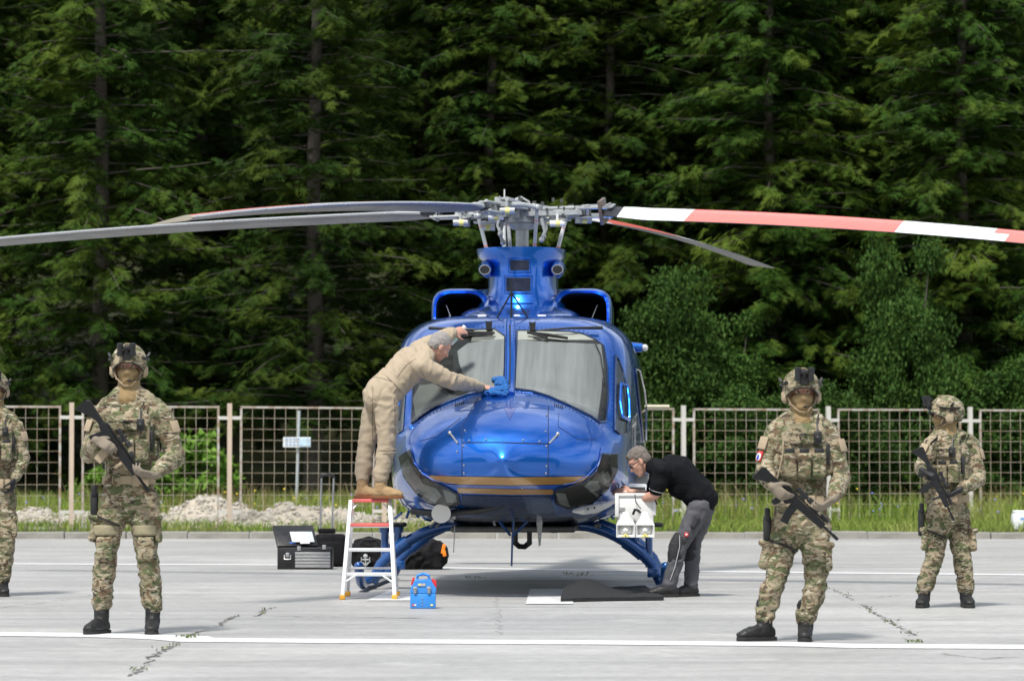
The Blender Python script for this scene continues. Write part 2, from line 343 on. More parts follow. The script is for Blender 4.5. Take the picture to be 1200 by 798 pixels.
# rubble heaps: ground form plus loose stones
M_stone = mat('pale_limestone', (.38, .355, .31), rough=.95, var=.25, vs=4, bump=.7, bs=30)
M_sand = mat('rubble_sand', (.37, .33, .27), rough=1, var=.3, vs=10, bump=.8, bs=40)
struct(sheet('rubble_mound', -12.5, .2, 60.9, 66, .1, 150, 60, M_sand, lambda X, Y: np.vectorize(lambda x, y: .07+heap_h(x, y)*(1+.35*nval(x, y, 3.0))+.03*nval(x, y, 9))(X, Y)))
ico = bmesh.new(); bmesh.ops.create_icosphere(ico, subdivisions=1, radius=1); ic = np.array([v.co[:] for v in ico.verts]); itr = np.array([[v.index for v in f.verts] for f in ico.faces]); ico.free()
def stones(name, label, n, rmin, rmax, fn):
    co = []; fa = []; k = 0
    while k < n:
        p = fn()
        if p is None: continue
        r = random.uniform(rmin, rmax)*random.uniform(.5, 1); sc = rng.uniform(.5, 1.3, 3)*r; a = random.uniform(0, 6.28); R = np.array(Matrix.Rotation(a, 3, V(rng.normal(size=3))))
        q = (ic*rng.uniform(.75, 1.15, (12, 1))*sc) @ R.T+np.array(p); co.append(q); fa.append(itr+12*k); k += 1
    me = bpy.data.meshes.new(name); me.from_pydata(np.concatenate(co).tolist(), [], np.concatenate(fa).tolist()); o = link(name, me, M_stone, smooth=False); tag(o, label, 'stones', kind='stuff')
def on_heap():
    x = random.uniform(-12, .0); y = random.uniform(61.2, 65.4); h = heap_h(x, y)
    if h < .07 and random.random() > .18: return None
    return (x, y, .08+h*(1+.35*nval(x, y, 3)))
stones('loose_stones', 'pale limestone rubble lying on the heaps behind the left fence', 4200, .02, .085, on_heap)
# ---------------- mesh fence
def rust_fn(t):
    c = t.coord(); t.set('Base Color', t.mix(t.ramp(t.noise(c, 5, 6, .7), [(.42, 0), (.6, 1)]), (.50, .48, .44), (.30, .21, .14))); t.set('Roughness', .8); t.set('Metallic', .15)
M_wire = mat('rusty_wire', (.3, .25, .2), fn=lambda t: (t.set('Base Color', t.mix(t.ramp(t.noise(t.coord(), 3.2, 5, .6, 0, 2), [(.35, 0), (.62, 1)]), (.52, .48, .40), (.38, .29, .19))), t.set('Roughness', .8)))
M_frame = mat('grey_steel_frame', (.4, .4, .4), fn=rust_fn)
M_postw = mat('weathered_white_post', (.55, .53, .49), rough=.8, var=.2, vs=3)
M_postb = mat('pinkish_bare_post', (.52, .42, .33), rough=.8, var=.2, vs=3)
F0 = V((-7.74, 60.0, .08)); F1 = V((8.59, 64.0, .10)); FD = (F1-F0); FL = FD.length/6; FD = FD.normalized(); FA = math.atan2(FD.y, FD.x)
fence = thing('wire_mesh_fence', 'rusty wire mesh fence of welded panels in grey steel frames along the whole apron edge', 'fence', F0, FA)
fr_ = MB(); ww = FL-.40; hh = 2.14; zb = .03
for a, b in (((0, zb+.02), (ww, zb+.02)), ((0, zb+hh), (ww, zb+hh)), ((0, zb), (0, zb+hh)), ((ww, zb), (ww, zb+hh))):
    c = ((a[0]+b[0])/2, 0, (a[1]+b[1])/2); fr_.box(c, (abs(a[0]-b[0])+.036, .04, .036 if a[1] == b[1] else abs(a[1]-b[1])))
fme = fr_.mesh('panel_frame'); fme.materials.append(M_frame)
vm = MB(); vm.tube([(0, 0, zb), (0, 0, zb+hh)], .0042, 4); vme = vm.mesh('wire'); vme.materials.append(M_wire)
hm = MB(); hm.tube([(0, 0, 0), (ww, 0, 0)], .0045, 4); hme = hm.mesh('wire'); hme.materials.append(M_wire)
pm = MB(); pm.box((0, 0, 1.06), (.075, .075, 2.36)); pme = [pm.mesh('post') for _ in range(2)]; pme[0].materials.append(M_postb); pme[1].materials.append(M_postw)
bm_ = MB(); bm_.box((0, 0, 0), (.42, .03, .06)); bme = bm_.mesh('bracket'); bme.materials.append(M_postw)
def lnk(me, parent, loc, name=None, rz=0, ry=0):
    o = bpy.data.objects.new(name or me.name, me); COL.objects.link(o); o.parent = parent; o.location = loc; o.rotation_euler = (0, ry, rz); return o
for i in range(-1, 8):
    x = i*FL; jz = random.uniform(-.015, .015)
    p = lnk(pme[0 if i in (0, 1, 2) else 1], fence, (x, 0, 0), 'post')
    for z in (.32, 1.98): lnk(bme, p, (0, -.01, z), 'bracket')
    f = lnk(fme, fence, (x+.2, 0, jz), 'panel_frame', ry=random.uniform(-.004, .004))
    for k in range(1, 12): lnk(vme, f, (ww*k/12, -.012, 0), 'wire')
    for k in range(1, 11): lnk(hme, f, (0, .008, zb+hh*k/11), 'wire')
# sign post behind the fence
sg = thing('trail_sign', 'small light blue and white sign board on a thin leaning grey post behind the fence', 'sign', D(347, 588, 64.5)*1.0)
b0 = sg.location
mb = MB(); mb.tube([V((0, 0, -.3)), D(350.5, 481, 64.5)-b0], .03, 8); mb.build('post', mat('galvanised_post', (.45, .5, .52), rough=.5, metal=.4), sg)
mb = MB(); mb.box(D(348, 518, 64.42)-b0, (.52, .03, .19)); mb.build('board', mat('pale_sign_board', (.66, .70, .72), rough=.5, var=.04), sg)
mb = MB(); mb.box(D(357.5, 518, 64.40)-b0, (.20, .012, .15)); mb.build('blue_field', mat('blue_sign_field', (.45, .60, .72), rough=.5, var=.3, vs=14), sg)
mb = MB()
for r in range(3):
    for q in range(4): mb.box(D(336+q*4.4, 514+r*3.4, 64.395)-b0, (.045, .004, .018))
mb.build('lettering', mat('sign_print_blue', (.22, .35, .55)), sg)
# pale container at the right edge
c0 = G(1194, 629.5, 0); c0.z = .1; c0.y = 58.2; c0.x = 594*58.2/FP+.04
ct = thing('white_container', 'small white container with blue marks on the verge at the far right', 'container', c0)
mb = MB(); mb.rbox((0, 0, .16), (.34, .3, .30), .05); mb.build('body', mat('white_plastic', (.72, .75, .76), rough=.45, var=.06), ct)
mb = MB(); mb.rbox((0, 0, .325), (.30, .27, .05), .02); mb.build('lid', MATS['white_plastic'], ct)
mb = MB(); mb.box((.03, -.152, .21), (.16, .006, .045)); mb.box((.06, -.152, .10), (.10, .006, .03)); mb.build('blue_mark', mat('faded_blue_mark', (.2, .36, .62)), ct)
# ---------------- trees
M_bark = mat('spruce_bark', (.095, .080, .066), rough=.95, var=.45, vs=8, bump=.9, bs=25)
M_needle = leafmat('fir_needles', (.009, .024, .005), (.034, .076, .009), (.100, .138, .018), .15)
M_dead = mat('dead_twig', (.09, .08, .065), rough=.95)
def frond_template():
    Q = []
    def strip(p, d, L, w, n, z0):
        s = np.cross(d, [0, 0, 1]); s = s/np.linalg.norm(s)
        for i in range(n):
            a = p+d*L*i/n; b = p+d*L*(i+1.15)/n; t = rng.normal(0, .35); sv = s*w+np.array([0, 0, w*t]); f = .45 if i == n-1 else .9
            a = a+[0, 0, rng.normal(0, .012)]; b = b+[0, 0, rng.normal(0, .012)-.03*L*(i+1)]
            Q.append([a-sv, a+sv, b+sv*f, b-sv*f])
    x = np.array([1., 0, 0]); k = 10
    for i in range(k):
        t = .06+.9*i/k
        for sd in (-1, 1):
            an = math.radians(52-14*t+rng.normal(0, 6))*sd; d = np.array([math.cos(an), math.sin(an), rng.normal(-.1, .12)])
            strip(np.array([t, 0, -.12*t*t]), d, .46*(1-.55*t)*rng.uniform(.6, 1.35), .024, 1, 0)
    strip(np.array([.0, 0, 0]), np.array([1, 0, -.10]), 1.05, .024, 3, 0)
    return np.array(Q)                                          # (n, 4, 3)
TEMPL = [frond_template() for _ in range(4)]
def place_fronds(pos, dirs, size, roll):
    x = dirs/np.linalg.norm(dirs, axis=1, keepdims=True); up = np.tile([0., 0, 1], (len(x), 1)); y = np.cross(up, x); y /= np.linalg.norm(y, axis=1, keepdims=True); z = np.cross(x, y)
    c, s = np.cos(roll)[:, None], np.sin(roll)[:, None]; y2 = y*c+z*s; z2 = z*c-y*s; out = []
    for k, T in enumerate(TEMPL):
        i = np.arange(k, len(x), len(TEMPL)); B = np.stack([x[i], y2[i], z2[i]], 1)*size[i, None, None]
        out.append((np.einsum('qvc,nck->nqvk', T, B)+pos[i, None, None, :]).reshape(-1, 3))
    return np.concatenate(out)
def fir_crown(H, R, h0, hdet, seed, dens=1.0, t0=.2):
    r = np.random.default_rng(seed); P = []; Dv = []; Sz = []; twigs = MB(); h = h0
    while h < H-.3:
        low = h < hdet; nb = int((r.integers(5, 8) if low else 5)*dens+.5); L0 = R*(max(.04, 1-h/H))**.75; ph = r.uniform(0, 6.28)
        for b in range(nb):
            a = ph+6.283*b/nb+r.normal(0, .25); L = L0*r.uniform(.45, 1.22); hd = np.array([math.cos(a), math.sin(a), 0]); sag = r.uniform(.06, .38); hh_ = h+r.normal(0, .14)
            f = lambda t: hd*L*t+np.array([0, 0, hh_+.10*L*t-sag*L*t*t+.12*L*max(0, t-.75)])
            if low and L > .8: twigs.tube([V(f(t)) for t in (0, .35, .7, .95)], [.026, .017, .010, .004], 4)
            nf = int((L*16.5 if low else L*3)*dens)+2
            for k in range(nf):
                t = (t0+(1-t0)*(k+r.uniform(0, 1))/nf) if L > 1 else (k+.5)/nf; p = f(t)+r.normal(0, .09, 3); q = f(min(1, t+.05))-f(t-.001); q /= np.linalg.norm(q); sd = 1 if k % 2 else -1
                an = math.radians(r.uniform(22, 68))*sd*(1 if t < .93 else .2); d = np.array([q[0]*math.cos(an)-q[1]*math.sin(an), q[0]*math.sin(an)+q[1]*math.cos(an), q[2]-r.uniform(.0, .42)])
                P.append(p); Dv.append(d); Sz.append((r.uniform(.17, .44)*(1-.3*t)+.05)*(1 if low else 1.8))
        h += r.uniform(.16, .50)*(1 if low else 2.2)
    P = np.array(P); Dv = np.array(Dv); Sz = np.array(Sz); co = place_fronds(P, Dv, Sz, r.normal(0, .4, len(P)))
    me = np_mesh('crown', co, np.arange(len(co)).reshape(-1, 4)); me.materials.append(M_needle); me.polygons.foreach_set('use_smooth', [False]*len(me.polygons))
    tm = twigs.mesh('limbs'); tm.materials.append(M_dead); return me, tm
def fir_trunk(H, r0, seed):
    mb = MB(); n = 14; mb.tube([V((.06*math.sin(i*.9+seed), .06*math.cos(i*1.3+seed), -1+(H+.6)*i/(n-1))) for i in range(n)], [r0*(1-.93*i/(n-1))+.012 for i in range(n)], 12)
    rr = random.Random(seed)
    for _ in range(26):                                         # dead stubs
        a = rr.uniform(0, 6.28); z = rr.uniform(.8, 9); L = rr.uniform(.3, 1.3); d = V((math.cos(a), math.sin(a), rr.uniform(-.4, .15)))
        mb.tube([V((0, 0, z)), V((0, 0, z))+d*L*.5, V((0, 0, z))+d*L+V((0, 0, -.1))], [.022, .013, .005], 4)
    me = mb.mesh('trunk'); me.materials.append(M_bark); me.polygons.foreach_set('use_smooth', [True]*len(me.polygons)); return me
VAR = []
for sd_, (H, R, h0, hd_, r0, dn, t0) in enumerate(((20, 3.3, 2.0, 10.8, .19, 1.05, .13), (21, 3.3, .3, 10.8, .15, 1.1, .04), (19, 3.5, .2, 10.8, .15, 1.15, .03))):
    c, tg = fir_crown(H, R, h0, hd_, 40+sd_, dn, t0); VAR.append((c, tg, fir_trunk(H, r0, sd_)))
def zfor(x, y): return float(forest_z(np.array([x]), np.array([y]))[0])
def fir(u, d, k, label, group='fir trees of the forest edge', rz=None, sc=1.0):
    x = (u-600)*d/FP; o = thing('fir_tree', label, 'fir tree', (x, d, zfor(x, d)-.05), random.uniform(0, 6.28) if rz is None else rz, group); o.scale = (sc, sc, sc)
    c, tg, tr = VAR[k]; lnk(tr, o, (0, 0, 0), 'trunk'); cc = lnk(c, o, (0, 0, 0), 'crown'); lnk(tg, cc, (0, 0, 0), 'limbs')
for u, d, k, l, s in ((118, 69, 0, 'mossy fir with bare trunk showing behind the leftmost soldier with the tan rifle magazine', 1.0), (368, 68.5, 0, 'bright green fir with visible trunk between the left soldier and the helicopter rotor', 1.0),
        (-30, 71, 1, 'fir cut by the left edge of the picture', 1), (236, 75, 2, 'shaded fir between the two trunks on the left', 1.02), (575, 72.5, 1, 'fir behind the rotor hub, left of the mast', .95), (712, 73, 2, 'fir behind the right end of the rotor hub', 1), (838, 74, 1, 'fir above the middle of the red and white blade', 1), (968, 73, 1, 'fir behind the left part of the fence panel between the right soldiers', 1.05), (1085, 74.5, 1, 'fir above the tall pointed bush', 1), (1185, 75, 2, 'fir above the white end of the rotor blade', 1), (500, 74, 1, 'fir rising behind the helicopter tail on the left of the mast', 1),
        (640, 76, 2, 'dark fir rising directly behind the rotor mast', 1.05), (775, 77, 1, 'dark fir behind the root of the red and white rotor blade', 1), (905, 71, 2, 'full fir behind the soldier with the flag patch', 1.02),
        (1030, 76, 1, 'shaded fir between the two soldiers on the right', 1), (1130, 70, 2, 'broad fir behind the soldier at the far right', 1), (1235, 73, 1, 'fir cut by the right edge of the picture', 1), (-150, 72, 2, 'fir just outside the left edge', 1), (1350, 73, 2, 'fir just outside the right edge', 1)):
    fir(u, d, k, l, sc=s)
for r_, d in enumerate((83, 89, 96, 104)):
    for i in range(8+r_):
        u = -120+(1440/(7+r_))*i+random.uniform(-40, 40)+(60 if r_ % 2 else 0); fir(u, d+random.uniform(-2, 2), 1+(i+r_) % 2, 'dark fir deep in the forest behind the front row of trees', 'fir trees deep in the forest', sc=random.uniform(.95, 1.15))
# deciduous bushes
def bush_mesh(nm, seed, n, rx, ry, rz_, leaf, m, lumps=14):
    r = np.random.default_rng(seed); C = r.normal(size=(lumps, 3)); C /= np.linalg.norm(C, axis=1, keepdims=True); C = C*r.uniform(.3, .95, (lumps, 1))*[rx*.8, ry*.8, rz_*.8]+[0, 0, rz_*.8]; C[:, 2] = np.abs(C[:, 2])+.1; rad = r.uniform(.12, .34, lumps)*min(rx, rz_)
    li = r.integers(0, lumps, n); d = r.normal(size=(n, 3)); d /= np.linalg.norm(d, axis=1, keepdims=True); p = C[li]+d*rad[li][:, None]*(r.uniform(.2, 1.0, n)**.6*(1+.35*(r.uniform(0, 1, n) > .85)))[:, None]*[1.25, 1.25, .75]
    p = p[p[:, 2] > .02]; n = len(p); x = r.normal(size=(n, 3))+[0, 0, -.5]; x /= np.linalg.norm(x, axis=1, keepdims=True); y = np.cross(x, r.normal(size=(n, 3))+[0, 0, 1.2]); y /= np.linalg.norm(y, axis=1, keepdims=True)
    L = leaf*r.uniform(.6, 1.25, n)[:, None]; co = np.stack([p, p+x*L*.5+y*L*.32, p+x*L, p+x*L*.5-y*L*.32], 1).reshape(-1, 3)
    me = np_mesh('foliage', co, np.arange(n*4).reshape(-1, 4)); me.materials.append(m)
    mb = MB()
    for k in range(min(lumps, 16)): mb.tube([V((0, 0, 0)), V(C[k])*.5+V((0, 0, .1)), V(C[k])], [.03, .02, .008], 5)
    st = mb.mesh('stems'); st.materials.append(M_dead); return me, st
M_leafd = leafmat('broad_leaf_dark', (.022, .058, .012), (.068, .128, .026), None, .25)
M_leafl = leafmat('broad_leaf_light', (.10, .20, .03), (.17, .30, .05), None, .35)
BV = [bush_mesh('a', 1, 46000, 1.35, 1.0, 1.7, .07, M_leafd, 60), bush_mesh('b', 2, 40000, 1.2, .9, 1.35, .07, M_leafd, 44), bush_mesh('c', 3, 1900, .8, .6, .85, .12, M_leafl, 16)]
def bush(u, d, k, sc, label, z=None, group='broad leaved bushes behind the fence'):
    x = (u-600)*d/FP; o = thing('bush', label, 'bush', (x, d, zfor(x, d)), random.uniform(0, 6.28), group); o.scale = sc if isinstance(sc, tuple) else (sc, sc, sc); lnk(BV[k][0], o, (0, 0, 0), 'foliage'); lnk(BV[k][1], o, (0, 0, 0), 'stems')
bush(790, 67.5, 0, (1.2, 1.2, 1.75), 'tall leafy bush just right of the helicopter cabin, behind the fence'); bush(1062, 67.5, 0, (1.05, 1.05, 1.95), 'tall pointed leafy bush behind the soldier at the right')
bush(880, 66.5, 1, 1.15, 'rounded leafy bush left of the soldier with the flag patch'); bush(975, 66.5, 1, 1.2, 'rounded leafy bush right behind the soldier with the flag patch'); bush(1150, 67, 1, 1.25, 'leafy bush by the second gap of the fence from the right')
bush(1225, 67.5, 0, (1, 1, 1.5), 'leafy bush at the right edge of the picture'); bush(700, 68, 1, 1.2, 'leafy bush hidden behind the helicopter cabin'); bush(850, 68.5, 0, (1.1, 1.1, 1.4), 'taller leafy bush behind the rounded ones, under the red blade')
bush(232, 65.6, 2, 1.35, 'bright yellow green sapling bush behind the fence beside the left soldier'); bush(186, 65.9, 2, 1.0, 'small bright green bush half hidden by the left soldier'); bush(112, 66.2, 2, .8, 'small bright weedy bush behind the first fence gap on the left')
# ================================================================== HELICOPTER
def blue_fn(t):
    c = t.coord(); f = t.noise(c, 900, 1, .5); t.set('Base Color', t.mix(f, (.002, .068, .33), (.006, .155, .68)))
    t.set('Roughness', t.ramp(t.noise(c, 3, 4), [(.3, .26), (.7, .36)])); t.bump(t.noise(c, 3.5, 2), .05, .02)
M_blue = mat('blue_metallic_paint', (.01, .06, .4), metal=.85, coat=1, fn=blue_fn)
M_bluet = mat('blue_tube_paint', (.005, .065, .24), rough=.3, metal=.4, coat=.8, var=.15)
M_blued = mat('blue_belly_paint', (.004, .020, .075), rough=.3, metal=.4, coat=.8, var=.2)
M_gold = mat('gold_stripe_paint', (.33, .18, .05), rough=.35, metal=.3, coat=.9, var=.08)
M_glass = bpy.data.materials.new('window_glass'); M_glass.use_nodes = True
def _g():
    t = NT(M_glass); tr = t.new('ShaderNodeBsdfTransparent'); tr.inputs[0].default_value = (.86, .9, .89, 1); gl = t.new('ShaderNodeBsdfGlossy'); gl.inputs['Roughness'].default_value = .03
    fr = t.new('ShaderNodeFresnel'); fr.inputs[0].default_value = 1.38; ms = t.new('ShaderNodeMixShader'); t.l.new(fr.outputs[0], ms.inputs[0]); t.l.new(tr.outputs[0], ms.inputs[1]); t.l.new(gl.outputs[0], ms.inputs[2])
    t.l.new(ms.outputs[0], t.n['Material Output'].inputs[0])
_g()
M_dark = mat('painted_cabin_gloom', (.012, .012, .012), rough=.8, var=.5, vs=5)  # near-black colour painted in place of the unlit cabin
def shade_fn(t):
    c = t.coord((11, 1, .5)); x = t.mix(t.ramp(t.noise(c, 1.5, 5, .6, .3), [(.3, 0), (.7, 1)]), (.165, .167, .170), (.245, .247, .250)); t.set('Base Color', x); t.set('Roughness', .8)
M_shade = mat('grey_sunshade', (.3, .3, .3), fn=shade_fn)
M_cream = mat('cream_trim', (.38, .37, .34), rough=.7, var=.1)
M_black = mat('black_satin', (.007, .007, .008), rough=.45, var=.3)
M_rub = mat('black_rubber', (.009, .009, .009), rough=.9, var=.3)
M_steel = mat('brushed_steel', (.42, .42, .42), rough=.35, metal=.85)
M_rotor = mat('rotor_grey_enamel', (.35, .365, .37), rough=.4, metal=.2, var=.3, vs=25, coat=.3)
M_rotd = mat('rotor_dark_steel', (.10, .10, .10), rough=.4, metal=.7, var=.4)
M_yel = mat('yellow_decal', (.72, .66, .22), rough=.5, var=.05)
M_white = mat('white_enamel', (.64, .64, .63), rough=.4, var=.05, coat=.3)
HX, HY, YAW = .10, 33.5, math.radians(-2.5)
heli = thing('helicopter', 'large blue helicopter with gold nose stripes and four blade rotor parked on skids', 'helicopter', (HX, HY, 0), YAW)
HM = Matrix.Translation((HX, HY, 0)) @ Matrix.Rotation(YAW, 4, 'Z'); HI = HM.inverted()
def HL(p): return HI @ p                                        # world to helicopter coordinates
ST = np.array([  # y, top, bottom, half width, z of the widest point, exponent above, below
 (-4.03, 1.215, 1.165, .03, 1.19, 2, 2), (-3.98, 1.35, 1.05, .24, 1.19, 2, 2), (-3.85, 1.48, .95, .50, 1.18, 2.05, 2.1), (-3.6, 1.62, .85, .76, 1.17, 2.15, 2.2), (-3.3, 1.72, .77, .92, 1.16, 2.3, 2.35),
 (-3.0, 1.83, .71, 1.01, 1.15, 2.45, 2.6), (-2.75, 2.04, .68, 1.055, 1.15, 3.2, 2.8), (-2.45, 2.30, .65, 1.09, 1.15, 3.9, 3), (-2.15, 2.48, .63, 1.115, 1.16, 4.5, 3.2), (-1.85, 2.545, .61, 1.14, 1.2, 4.8, 3.4), (-1.3, 2.57, .60, 1.175, 1.25, 5, 3.6),
 (0, 2.58, .60, 1.2, 1.3, 4.6, 3.8), (1.4, 2.58, .60, 1.2, 1.3, 4.6, 3.8), (2.2, 2.52, .62, 1.16, 1.35, 4, 3.5), (3.0, 2.42, .82, .93, 1.55, 3, 3), (3.8, 2.32, 1.22, .55, 1.8, 2.5, 2.5), (4.8, 2.24, 1.5, .36, 1.88, 2.2, 2.2), (8.4, 2.2, 1.86, .16, 2.03, 2, 2)])
def crom(ys, A):                                                # monotone-ish cubic through the stations
    out = []
    for y in ys:
        i = int(np.clip(np.searchsorted(A[:, 0], y)-1, 0, len(A)-2)); p0, p1, p2, p3 = A[max(i-1, 0)], A[i], A[i+1], A[min(i+2, len(A)-1)]; h = p2[0]-p1[0]; t = (y-p1[0])/h
        m1 = (p2[1:]-p0[1:])/max(1e-6, p2[0]-p0[0])*h; m2 = (p3[1:]-p1[1:])/max(1e-6, p3[0]-p1[0])*h
        out.append((2*t**3-3*t*t+1)*p1[1:]+(t**3-2*t*t+t)*m1+(-2*t**3+3*t*t)*p2[1:]+(t**3-t*t)*m2)
    return np.array(out)
def sup(t, n): return math.copysign(abs(t)**(2/n), t)
NSEG = 128
ysn = np.concatenate([-4.03+.42*np.linspace(0, 1, 22)**1.6, np.linspace(-3.6, -1.3, 56)[0:], np.linspace(-1.2, 4.8, 50), np.linspace(5, 8.4, 12)]); PR = crom(ysn, ST)
sv = []; 
for y, (tp_, bt, w, zm, nt, nb) in zip(ysn, PR):
    for k in range(NSEG):
        q = 2*PI*k/NSEG; c, s = math.cos(q), math.sin(q); n = nt if s >= 0 else nb
        z = zm+sup(s, n)*((tp_-zm) if s >= 0 else (zm-bt)); x = w*sup(c, n)
        if y < -2.6 and z < zm: x *= 1
        sv.append((x, y-.060*math.exp(-((x*x+(z-1.19)**2)/.0145)**1.4)*(y < -3), z))
sf = [(i*NSEG+k, i*NSEG+(k+1) % NSEG, (i+1)*NSEG+(k+1) % NSEG, (i+1)*NSEG+k) for i in range(len(ysn)-1) for k in range(NSEG)]+[tuple(range(NSEG))[::-1], tuple(range((len(ysn)-1)*NSEG, len(ysn)*NSEG))]
mb = MB(); mb.add(sv, sf)
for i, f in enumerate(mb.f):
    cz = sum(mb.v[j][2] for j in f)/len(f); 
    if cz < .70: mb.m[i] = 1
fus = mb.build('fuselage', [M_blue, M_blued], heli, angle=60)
BV_H = BVHTree.FromPolygons([HM @ V(p) for p in sv], [f for f in sf if len(f) == 4])
def hit(u, v):
    h = BV_H.ray_cast(CAM, ray(u, v)); return h
def patch(name, poly, m, off=.006, step=2.0, parent=None, smooth=True):
    """sheet lying on the fuselage inside an outline"""
    P = []; dense = []
    for a, b in zip(poly, poly[1:]+poly[:1]):
        n = max(1, int(math.dist(a, b)/step))
        for i in range(n): dense.append((a[0]+(b[0]-a[0])*i/n, a[1]+(b[1]-a[1])*i/n))
    u0, u1 = min(p[0] for p in dense), max(p[0] for p in dense); v0, v1 = min(p[1] for p in dense), max(p[1] for p in dense)
    pts = [V(p) for p in dense]; u = u0+step*.6
    while u < u1:
        v = v0+step*.6
        while v < v1:
            if min((p[0]-u)**2+(p[1]-v)**2 for p in dense) > (step*.5)**2: pts.append(V((u, v)))
            v += step
        u += step
    n = len(dense); vv, _, ff, *_ = delaunay_2d_cdt(pts, [], [list(range(n))], 1, 1e-4)
    co = []; ok = []
    for p in vv:
        loc, nor, i, d = hit(p.x, p.y)
        if loc is None: co.append(V((0, 0, 0))); ok.append(False); continue
        if nor.dot(ray(p.x, p.y)) > 0: nor = -nor
        co.append(HL(loc+nor*off)); ok.append(True)
    F = [tuple(f)[::-1] for f in ff if all(ok[i] for i in f)]
    us = sorted({i for f in F for i in f}); ix = {a: b for b, a in enumerate(us)}
    mb = MB(); mb.add([co[i] for i in us], [tuple(ix[i] for i in f) for f in F]); return mb.build(name, m, parent or heli, smooth=smooth, angle=80)
def surf_path(px, off=.005, step=3):
    out = []
    for a, b in zip(px, px[1:]):
        n = max(1, int(math.dist(a, b)/step))
        for i in range(n+(1 if b == px[-1] else 0)):
            u, v = a[0]+(b[0]-a[0])*i/n, a[1]+(b[1]-a[1])*i/n; loc, nor, _, _ = hit(u, v)
            if loc is not None: 
                if nor.dot(ray(u, v)) > 0: nor = -nor
                out.append(HL(loc+nor*off))
    return out
def mirx(o, name=None):                                         # the same piece on the other flank
    me = o.data.copy(); n = len(me.vertices); co = np.empty(n*3); me.vertices.foreach_get('co', co); co = co.reshape(-1, 3)*[-1, 1, 1]; me.vertices.foreach_set('co', co.ravel()); me.flip_normals()
    q = bpy.data.objects.new(o.name.split('.')[0], me); COL.objects.link(q); q.parent = o.parent; return q
# windscreens
WR = [(606, 388), (640, 388.5), (668, 389.5), (683, 392), (698, 399), (707, 406), (711, 430), (712, 465), (709, 494), (702, 495), (692.5, 488), (676, 480), (660, 472.5), (643, 465), (624, 459), (603, 456)]
WL = [(497, 408), (510, 398), (528, 391), (550, 387.5), (580, 386.5), (592, 395), (591.5, 430), (590, 454.5), (570, 457.5), (548, 462.5), (525, 471), (505, 481), (488, 493), (483, 496), (484, 460), (488, 430)]
for n_, wp, sh, tr_ in (('windscreen', WR, [(605.5, 399), (704, 404), (707, 430), (704, 462), (700, 491.5), (692.5, 487), (676, 479), (660, 471.5), (643, 464), (624, 458), (603.3, 455)], [(606, 388.5), (640, 389), (668, 390), (683, 392.5), (697, 399), (605.6, 399)]),
                    ('windscreen', WL, [(536, 412), (548, 403), (566, 399.5), (592, 398), (591.5, 430), (590, 453.5), (570, 456.5), (551, 461), (545, 447), (538, 425)], [(556, 388), (580, 387), (591.5, 395), (591.6, 398), (566, 399.5), (552, 400.5)])):
    d_ = patch('window_backing', wp, M_dark, .003, 3); g_ = patch(n_, wp, M_glass, .016, 3)  # dark sheet on the skin; its colour stands in for the unlit cabin
    patch('sunshade', sh, M_shade, .007, 2.5, g_); patch('header_trim', tr_, M_cream, .0072, 2.5, g_)
    pth = surf_path(wp+[wp[0]], .007); mb = MB(); mb.tube(pth, .011, 6, cap=False); mb.build('seal', M_black if False else M_blued, g_)
patch('grey_seat', [(484, 468), (492, 452), (508, 450), (524, 458), (530, 466), (505, 479), (488, 489)], mat('seat_grey_leather', (.09, .09, .085), rough=.6, var=.4), .0075, 3)
patch('seat_edge', [(514.5, 432), (517, 431), (522, 447), (519.5, 447)], M_steel, .0085, 1.5)
# door windows on the right of the picture, mirrored to the other flank
for nm, pl in (('quarter_window', [(720.5, 417), (725, 424), (729, 436), (733, 456), (734, 480), (733, 508), (726, 508), (720, 504)]), ('door_window', [(743.5, 432), (748.5, 434), (754, 458), (757, 485), (758.5, 517), (753, 517), (749, 480)])):
    a_ = patch('window_backing', pl, M_shade if nm == 'quarter_window' else M_dark, .004, 1.5); b_ = patch(nm, pl, M_glass, .012, 1.5); mirx(a_); mirx(b_)
    mb = MB(); pp = surf_path(pl+[pl[0]], .01, 2); mb.tube(pp, .012, 6, cap=False); e_ = mb.build('window_frame', M_blued, b_)
pp = surf_path([(724.5, 451), (731, 453.5), (733, 470), (733.5, 493), (726, 490), (723.5, 472), (724.5, 451)], .035, 2); mb = MB(); mb.tube(pp, .014, 8, cap=False); e_ = mb.build('sliding_window_frame', M_blue, heli); mirx(e_)
# chin windows
CL = [(468.5, 535), (482, 527), (486, 543), (497, 557), (514, 566), (537, 578), (539, 589), (528, 594), (507, 590), (488, 577), (474, 558)]
CRr = [(723, 532), (705, 532), (698, 552), (684, 564), (649, 574), (651, 589), (665, 595), (693, 589), (712, 572), (722, 552)]
for cp, sub in ((CL, [[(471, 546), (480, 537), (486, 551), (497, 566), (512, 571), (518, 580), (510, 588), (490, 576), (476, 560)], [(519, 572), (534, 578), (536, 587), (524, 588)]]), (CRr, [[(651, 576), (662, 577), (668, 593), (655, 589)], [(684, 569), (690, 562), (700, 563), (703, 571), (694, 575)], [(704, 556), (711, 552), (716, 562), (708, 566)]])):
    patch('footwell', cp, mat('footwell_brown', (.075, .072, .066), rough=.7, var=.4, vs=2), .004, 1.6); g_ = patch('chin_window', cp, M_glass, .020, 2)
    for s_ in sub: patch('rudder_pedal' if s_ is not sub[0] else 'floor_panel', s_, mat('footwell_grey', (.33, .33, .32), rough=.5, var=.45, vs=12), .010, 1.4, g_)
    mb = MB(); mb.tube(surf_path(cp+[cp[0]], .006), .009, 6, cap=False); mb.build('window_rim', M_blued, g_)
